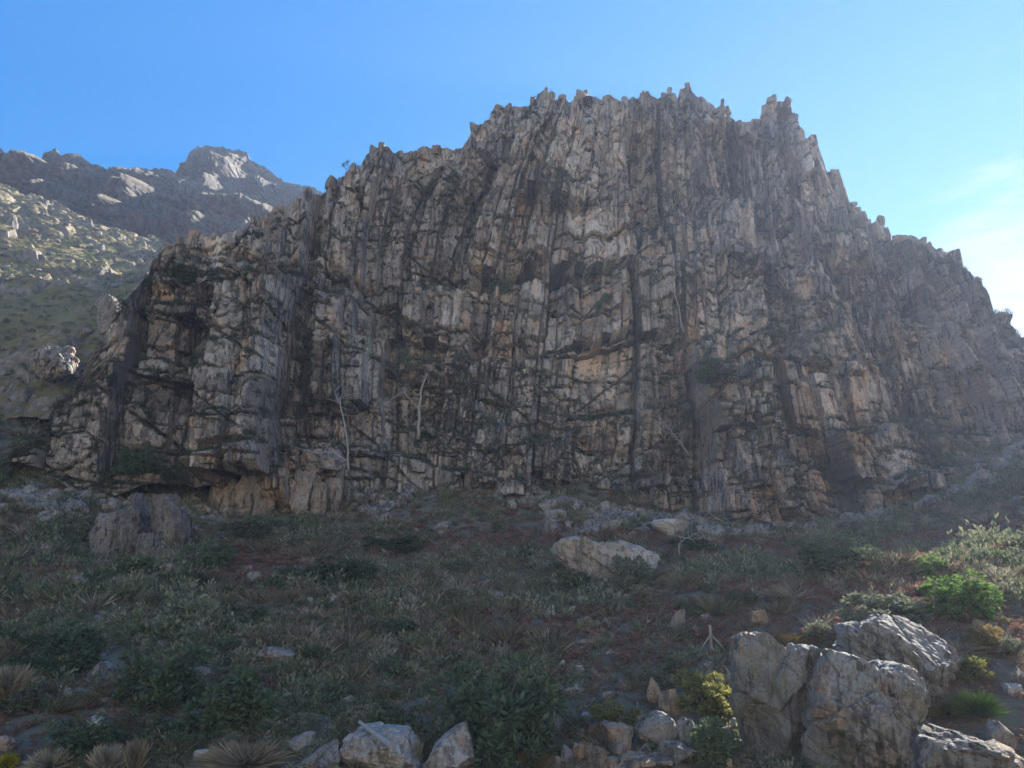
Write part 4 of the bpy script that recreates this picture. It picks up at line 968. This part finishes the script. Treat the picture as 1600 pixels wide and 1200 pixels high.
# plants clinging to the cliff: ledges, cracks and gullies
gyd, gzd = np.gradient(CY, axis=0), np.gradient(CZ, axis=0)
flatness = np.clip(smooth_ := gyd/np.maximum(gzd, 1e-3), 0, 8)
mask = sstep(0.8, 2.5, flatness) + 0.10*(fbm(CX*0.08, CZ*0.08, 0*CX, 3, 950) > 0.35)
for (a, b, c, d, wt) in [(595,700,520,710,0.25),(900,1090,640,760,0.14),(1040,1095,560,700,0.3),(120,330,715,780,0.3),(640,760,560,720,0.15),(820,960,560,700,0.12),(980,1070,320,365,0.4),(1190,1240,470,560,0.4),(460,560,440,490,0.2),(1240,1420,470,520,0.12)]:
    mask = mask + box(a, b, c, d, wt, 1.0)
mask = mask*sstep(0.0, 0.6, hgt_left)
cand = np.where(rs.uniform(size=CX.shape) < mask*0.2)
kk = rs.permutation(len(cand[0]))[:20000]; ii, jj = cand[0][kk], cand[1][kk]
s = 0.3 + 1.2*rs.uniform(0, 1, len(ii))**2
scatter('cliff_scrub', SCRUB, ML_LEDGE, np.stack([VX[ii, jj], CY[ii, jj]-0.05, VZ[ii, jj]-0.1], 1), np.stack([s, s, s*rs.uniform(0.6, 1.1, len(s))], 1),
   np.stack([rs.uniform(0, 0.5, len(s)), 0*s, rs.uniform(0, 6.28, len(s))], 1), 'dark scrub clinging to ledges and gullies of the cliff')
# rocks and bushes of the far hillside
n = 1300; x = rs.uniform(-280, -60, n); y = rs.uniform(112, 250, n); k = fbm(x*0.04, y*0.05, 0*x, 3, 960) > 0.05; x, y = x[k], y[k]
s = rs.uniform(0.4, 1.0, len(x))**4*3.0+0.25
scatter('hillside_rocks', STONE, M_CROP, np.stack([x, y, hill_z(x, y)], 1), np.stack([s, s, s*0.8], 1), np.stack([rs.uniform(-.4, .4, len(s)), rs.uniform(-.4, .4, len(s)), rs.uniform(0, 6.28, len(s))], 1), 'pale rocks strewn over the far grass hillside', 'rocks')
n = 9000; x = rs.uniform(-280, -55, n); y = rs.uniform(105, 252, n); s = rs.uniform(0.5, 1.6, n)
scatter('hillside_scrub', SCRUB, ML_SCRUB, np.stack([x, y, hill_z(x, y)], 1), np.stack([s, s, s*0.8], 1), np.stack([0*s, 0*s, rs.uniform(0, 6.28, n)], 1), 'dull green tufts dotted over the far hillside')

# ------------------------------------------------------------------ dead trees, logs, the braced post
def wander(a, b, k, amp, rs):
    t = np.linspace(0, 1, k)[:, None]; p = a*(1-t)+b*t; j = rs.normal(size=(k, 3))*amp; j[0] = 0; j[-1] *= 0.3
    return p + np.cumsum(j, 0)*0.5
def dead_tree(name, px_path, Y, r0, label, seed, nb=10, bl=1.6, cat='dead tree', bottom=0.3):
    rs = np.random.RandomState(seed); P = np.array([at(px, py, Y) for px, py in px_path]); P[:, 1] += rs.normal(size=len(P))*0.15
    base = P[0].copy(); P = P-base
    tt = np.linspace(0, 1, 14); seg = np.linspace(0, 1, len(P)); Q = np.stack([np.interp(tt, seg, P[:, i]) for i in range(3)], 1); Q[1:-1] += rs.normal(size=(12, 3))*r0*0.35
    root = link(name, None, base); tag(root, label, cat)
    link('trunk', mesh('trunk', *tube(Q, np.linspace(r0, r0*0.35, 14), 8), M_WOOD, True), parent=root)
    for i in range(nb):
        a = Q[rs.randint(int(14*bottom), 14)]; d = rs.normal(size=3); d[2] = abs(d[2])*0.6; d[1] *= 0.6; d /= np.linalg.norm(d); L = bl*rs.uniform(0.4, 1.1)
        m = wander(a, a+d*L, 6, L*0.07, rs); parts = [tube(m, np.linspace(r0*0.4, r0*0.12, 6), 5)]
        for _ in range(4):
            c = m[rs.randint(2, 6)]; e = d+rs.normal(size=3)*0.8; e /= np.linalg.norm(e)
            parts.append(tube(wander(c, c+e*L*rs.uniform(0.25, 0.6), 4, L*0.05, rs), np.linspace(r0*0.18, r0*0.07, 4), 4))
        link('branch', mesh('branch', *join(parts), M_WOOD), parent=root)
    return root
def cy_at(px, py, out=0.5):
    p = on_cliff(px, py); j = int(np.argmin(np.abs(cx-p[0]))); i = int(np.argmin(np.abs(CZ[:, j]-p[2]))); return float(CY[max(0, i-45):i+45, max(0, j-22):j+22].min())-out
dead_tree('dead_tree', [(653,686),(655,640),(658,610),(667,585)], cy_at(655,640), 0.24, 'lone dead white trunk standing in the main gully of the cliff', 1, 0)
dead_tree('dead_tree', [(545,735),(543,690),(535,640),(522,612)], cy_at(540,680), 0.11, 'dead grey tree with tangled branches right of the tall left pillar', 2, 12, 2.4)
dead_tree('dead_tree', [(655,640),(630,612),(610,625),(598,636)], cy_at(625,620), 0.07, 'dead twiggy bush left of the lone dead white trunk', 3, 16, 2.2)
dead_tree('dead_tree', [(545,722),(520,706),(500,708),(470,702)], 86.0, 0.09, 'dead silvery tree lying across the slabs above the rust-stained block', 4, 9, 2.0)
dead_tree('dead_tree', [(1078,712),(1062,690),(1048,672),(1035,660)], cy_at(1060,690), 0.09, 'dead bush fallen from a ledge left of the square-cut yellow blocks', 5, 16, 2.6)
dead_tree('dead_tree', [(1068,520),(1058,470),(1045,440),(1035,425)], cy_at(1050,470), 0.08, 'thin dead stem hanging beside the round-topped columns', 6, 2, 1.2)
dead_tree('dead_tree', [(1215,826),(1222,800),(1228,770),(1224,745)], 88.0, 0.08, 'thin curved dead trunk at the foot of the cliff, right of centre', 7, 1, 0.9)
dead_tree('dead_tree', [(1185,828),(1150,822),(1120,812),(1085,806)], 86.0, 0.08, 'dead branches lying along the cliff foot above the pale flat boulder', 8, 10, 2.2)
dead_tree('dead_tree', [(1062,868),(1060,850),(1072,840),(1085,846)], 66.0, 0.06, 'small forked dead branch in front of the pale bluish flat boulder', 9, 8, 1.6)
dead_tree('dead_tree', [(140,905),(150,893),(132,885),(116,872)], 61.0, 0.08, 'pale dead branches sticking out beside the dark cracked outcrop', 10, 10, 2.2)
dead_tree('dead_tree', [(640,885),(650,878),(660,880),(668,872)], 64.0, 0.05, 'little pale dead twig bundle in the scrub left of the great tilted block', 11, 8, 1.1)
# log on the layered rock
a, b = at(562, 1128, 26.6), at(612, 1165, 24.6); q = wander(a, b, 8, 0.01, np.random.RandomState(3))
tag(link('log', mesh('log', *tube(q-a, np.linspace(0.055, 0.085, 8), 9), M_WOOD), a), 'weathered grey log lying on the broad pale layered rock', 'log')
a, b = at(1062, 1168, 26.4), at(1098, 1176, 26.2); q = wander(a, b, 6, 0.01, np.random.RandomState(4))
tag(link('stick', mesh('stick', *tube(q-a, np.linspace(0.03, 0.02, 6), 7), M_WOOD), a), 'pale straight stick lying on the stones right of the rock pile', 'stick')
# post with two struts
f = hit(1112, 1024); k = f[1]/FPX/CP
post = link('braced_post', None, f); tag(post, 'weathered wooden fence post held up by two slanting struts on the slope', 'post')
link('post', mesh('post', *tube([(0, 0, -0.3), (0, 0, 0.6), (0, 0, 42*k)], [0.075, 0.07, 0.065], 10), M_POST, True), parent=post)
for sx in (-1, 1):
    link('strut', mesh('strut', *tube([(sx*24*k, -0.35, -0.1), (sx*12*k, -0.2, 15*k), (sx*0.02, -0.07, 28*k)], 0.04, 8), M_POST, True), parent=post)
# little tree on the skyline
p = on_cliff(546, 276); j = int(np.argmin(np.abs(cx-p[0]))); tz = z1[j]-0.1; ty = float(CY[-1, j])+0.3; k = ty/FPX*1.05
tr = link('small_tree', None, (p[0], ty, tz)); tag(tr, 'small wind-bent tree silhouetted on the left skyline of the cliff', 'tree')
rs2 = np.random.RandomState(8); tips = [(-10, 18), (-4, 22), (6, 20), (12, 16), (2, 14)]
st = [tube([(0, 0, -0.3), (-1*k, 0, 6*k), (0, 0, 10*k)], [0.10, 0.08, 0.06], 6)]
pos = []
for (a, b) in tips:
    st.append(tube([(0, 0, 7*k), (a*0.5*k, 0.1, (b*0.6)*k), (a*k, 0.2*np.sign(a), b*k)], [0.05, 0.04, 0.02], 5)); pos.append(rs2.normal(size=(60, 3))*np.array((2.0*k, 2.0*k, 1.3*k))+np.array((a*k, 0, (b+1)*k)))
pos = np.concatenate(pos)
link('trunk', mesh('trunk', *join(st), M_STEM), parent=tr); link('crown', mesh('crown', *leaves(pos, rs2.normal(size=pos.shape), 0.24, rs2), ML_DARK), parent=tr)

# ------------------------------------------------------------------ the air
m, n = mat('haze_air')
v = n.new('ShaderNodeVolumePrincipled'); v.inputs['Color'].default_value = (0.56, 0.69, 1.0, 1)
v.inputs['Density'].default_value = 0.0003; v.inputs['Anisotropy'].default_value = 0.4
n.new('ShaderNodeOutputMaterial', {'Volume': v})
bm = bmesh.new(); bmesh.ops.create_cube(bm, size=1.0)
me = bpy.data.meshes.new('haze'); bm.to_mesh(me); bm.free(); me.materials.append(m)
hz = link('haze', me, (0, 300, 115), scl=(1900, 1260, 262)); hz['kind'] = 'stuff'; hz['label'] = 'pale blue haze in the air of the valley'
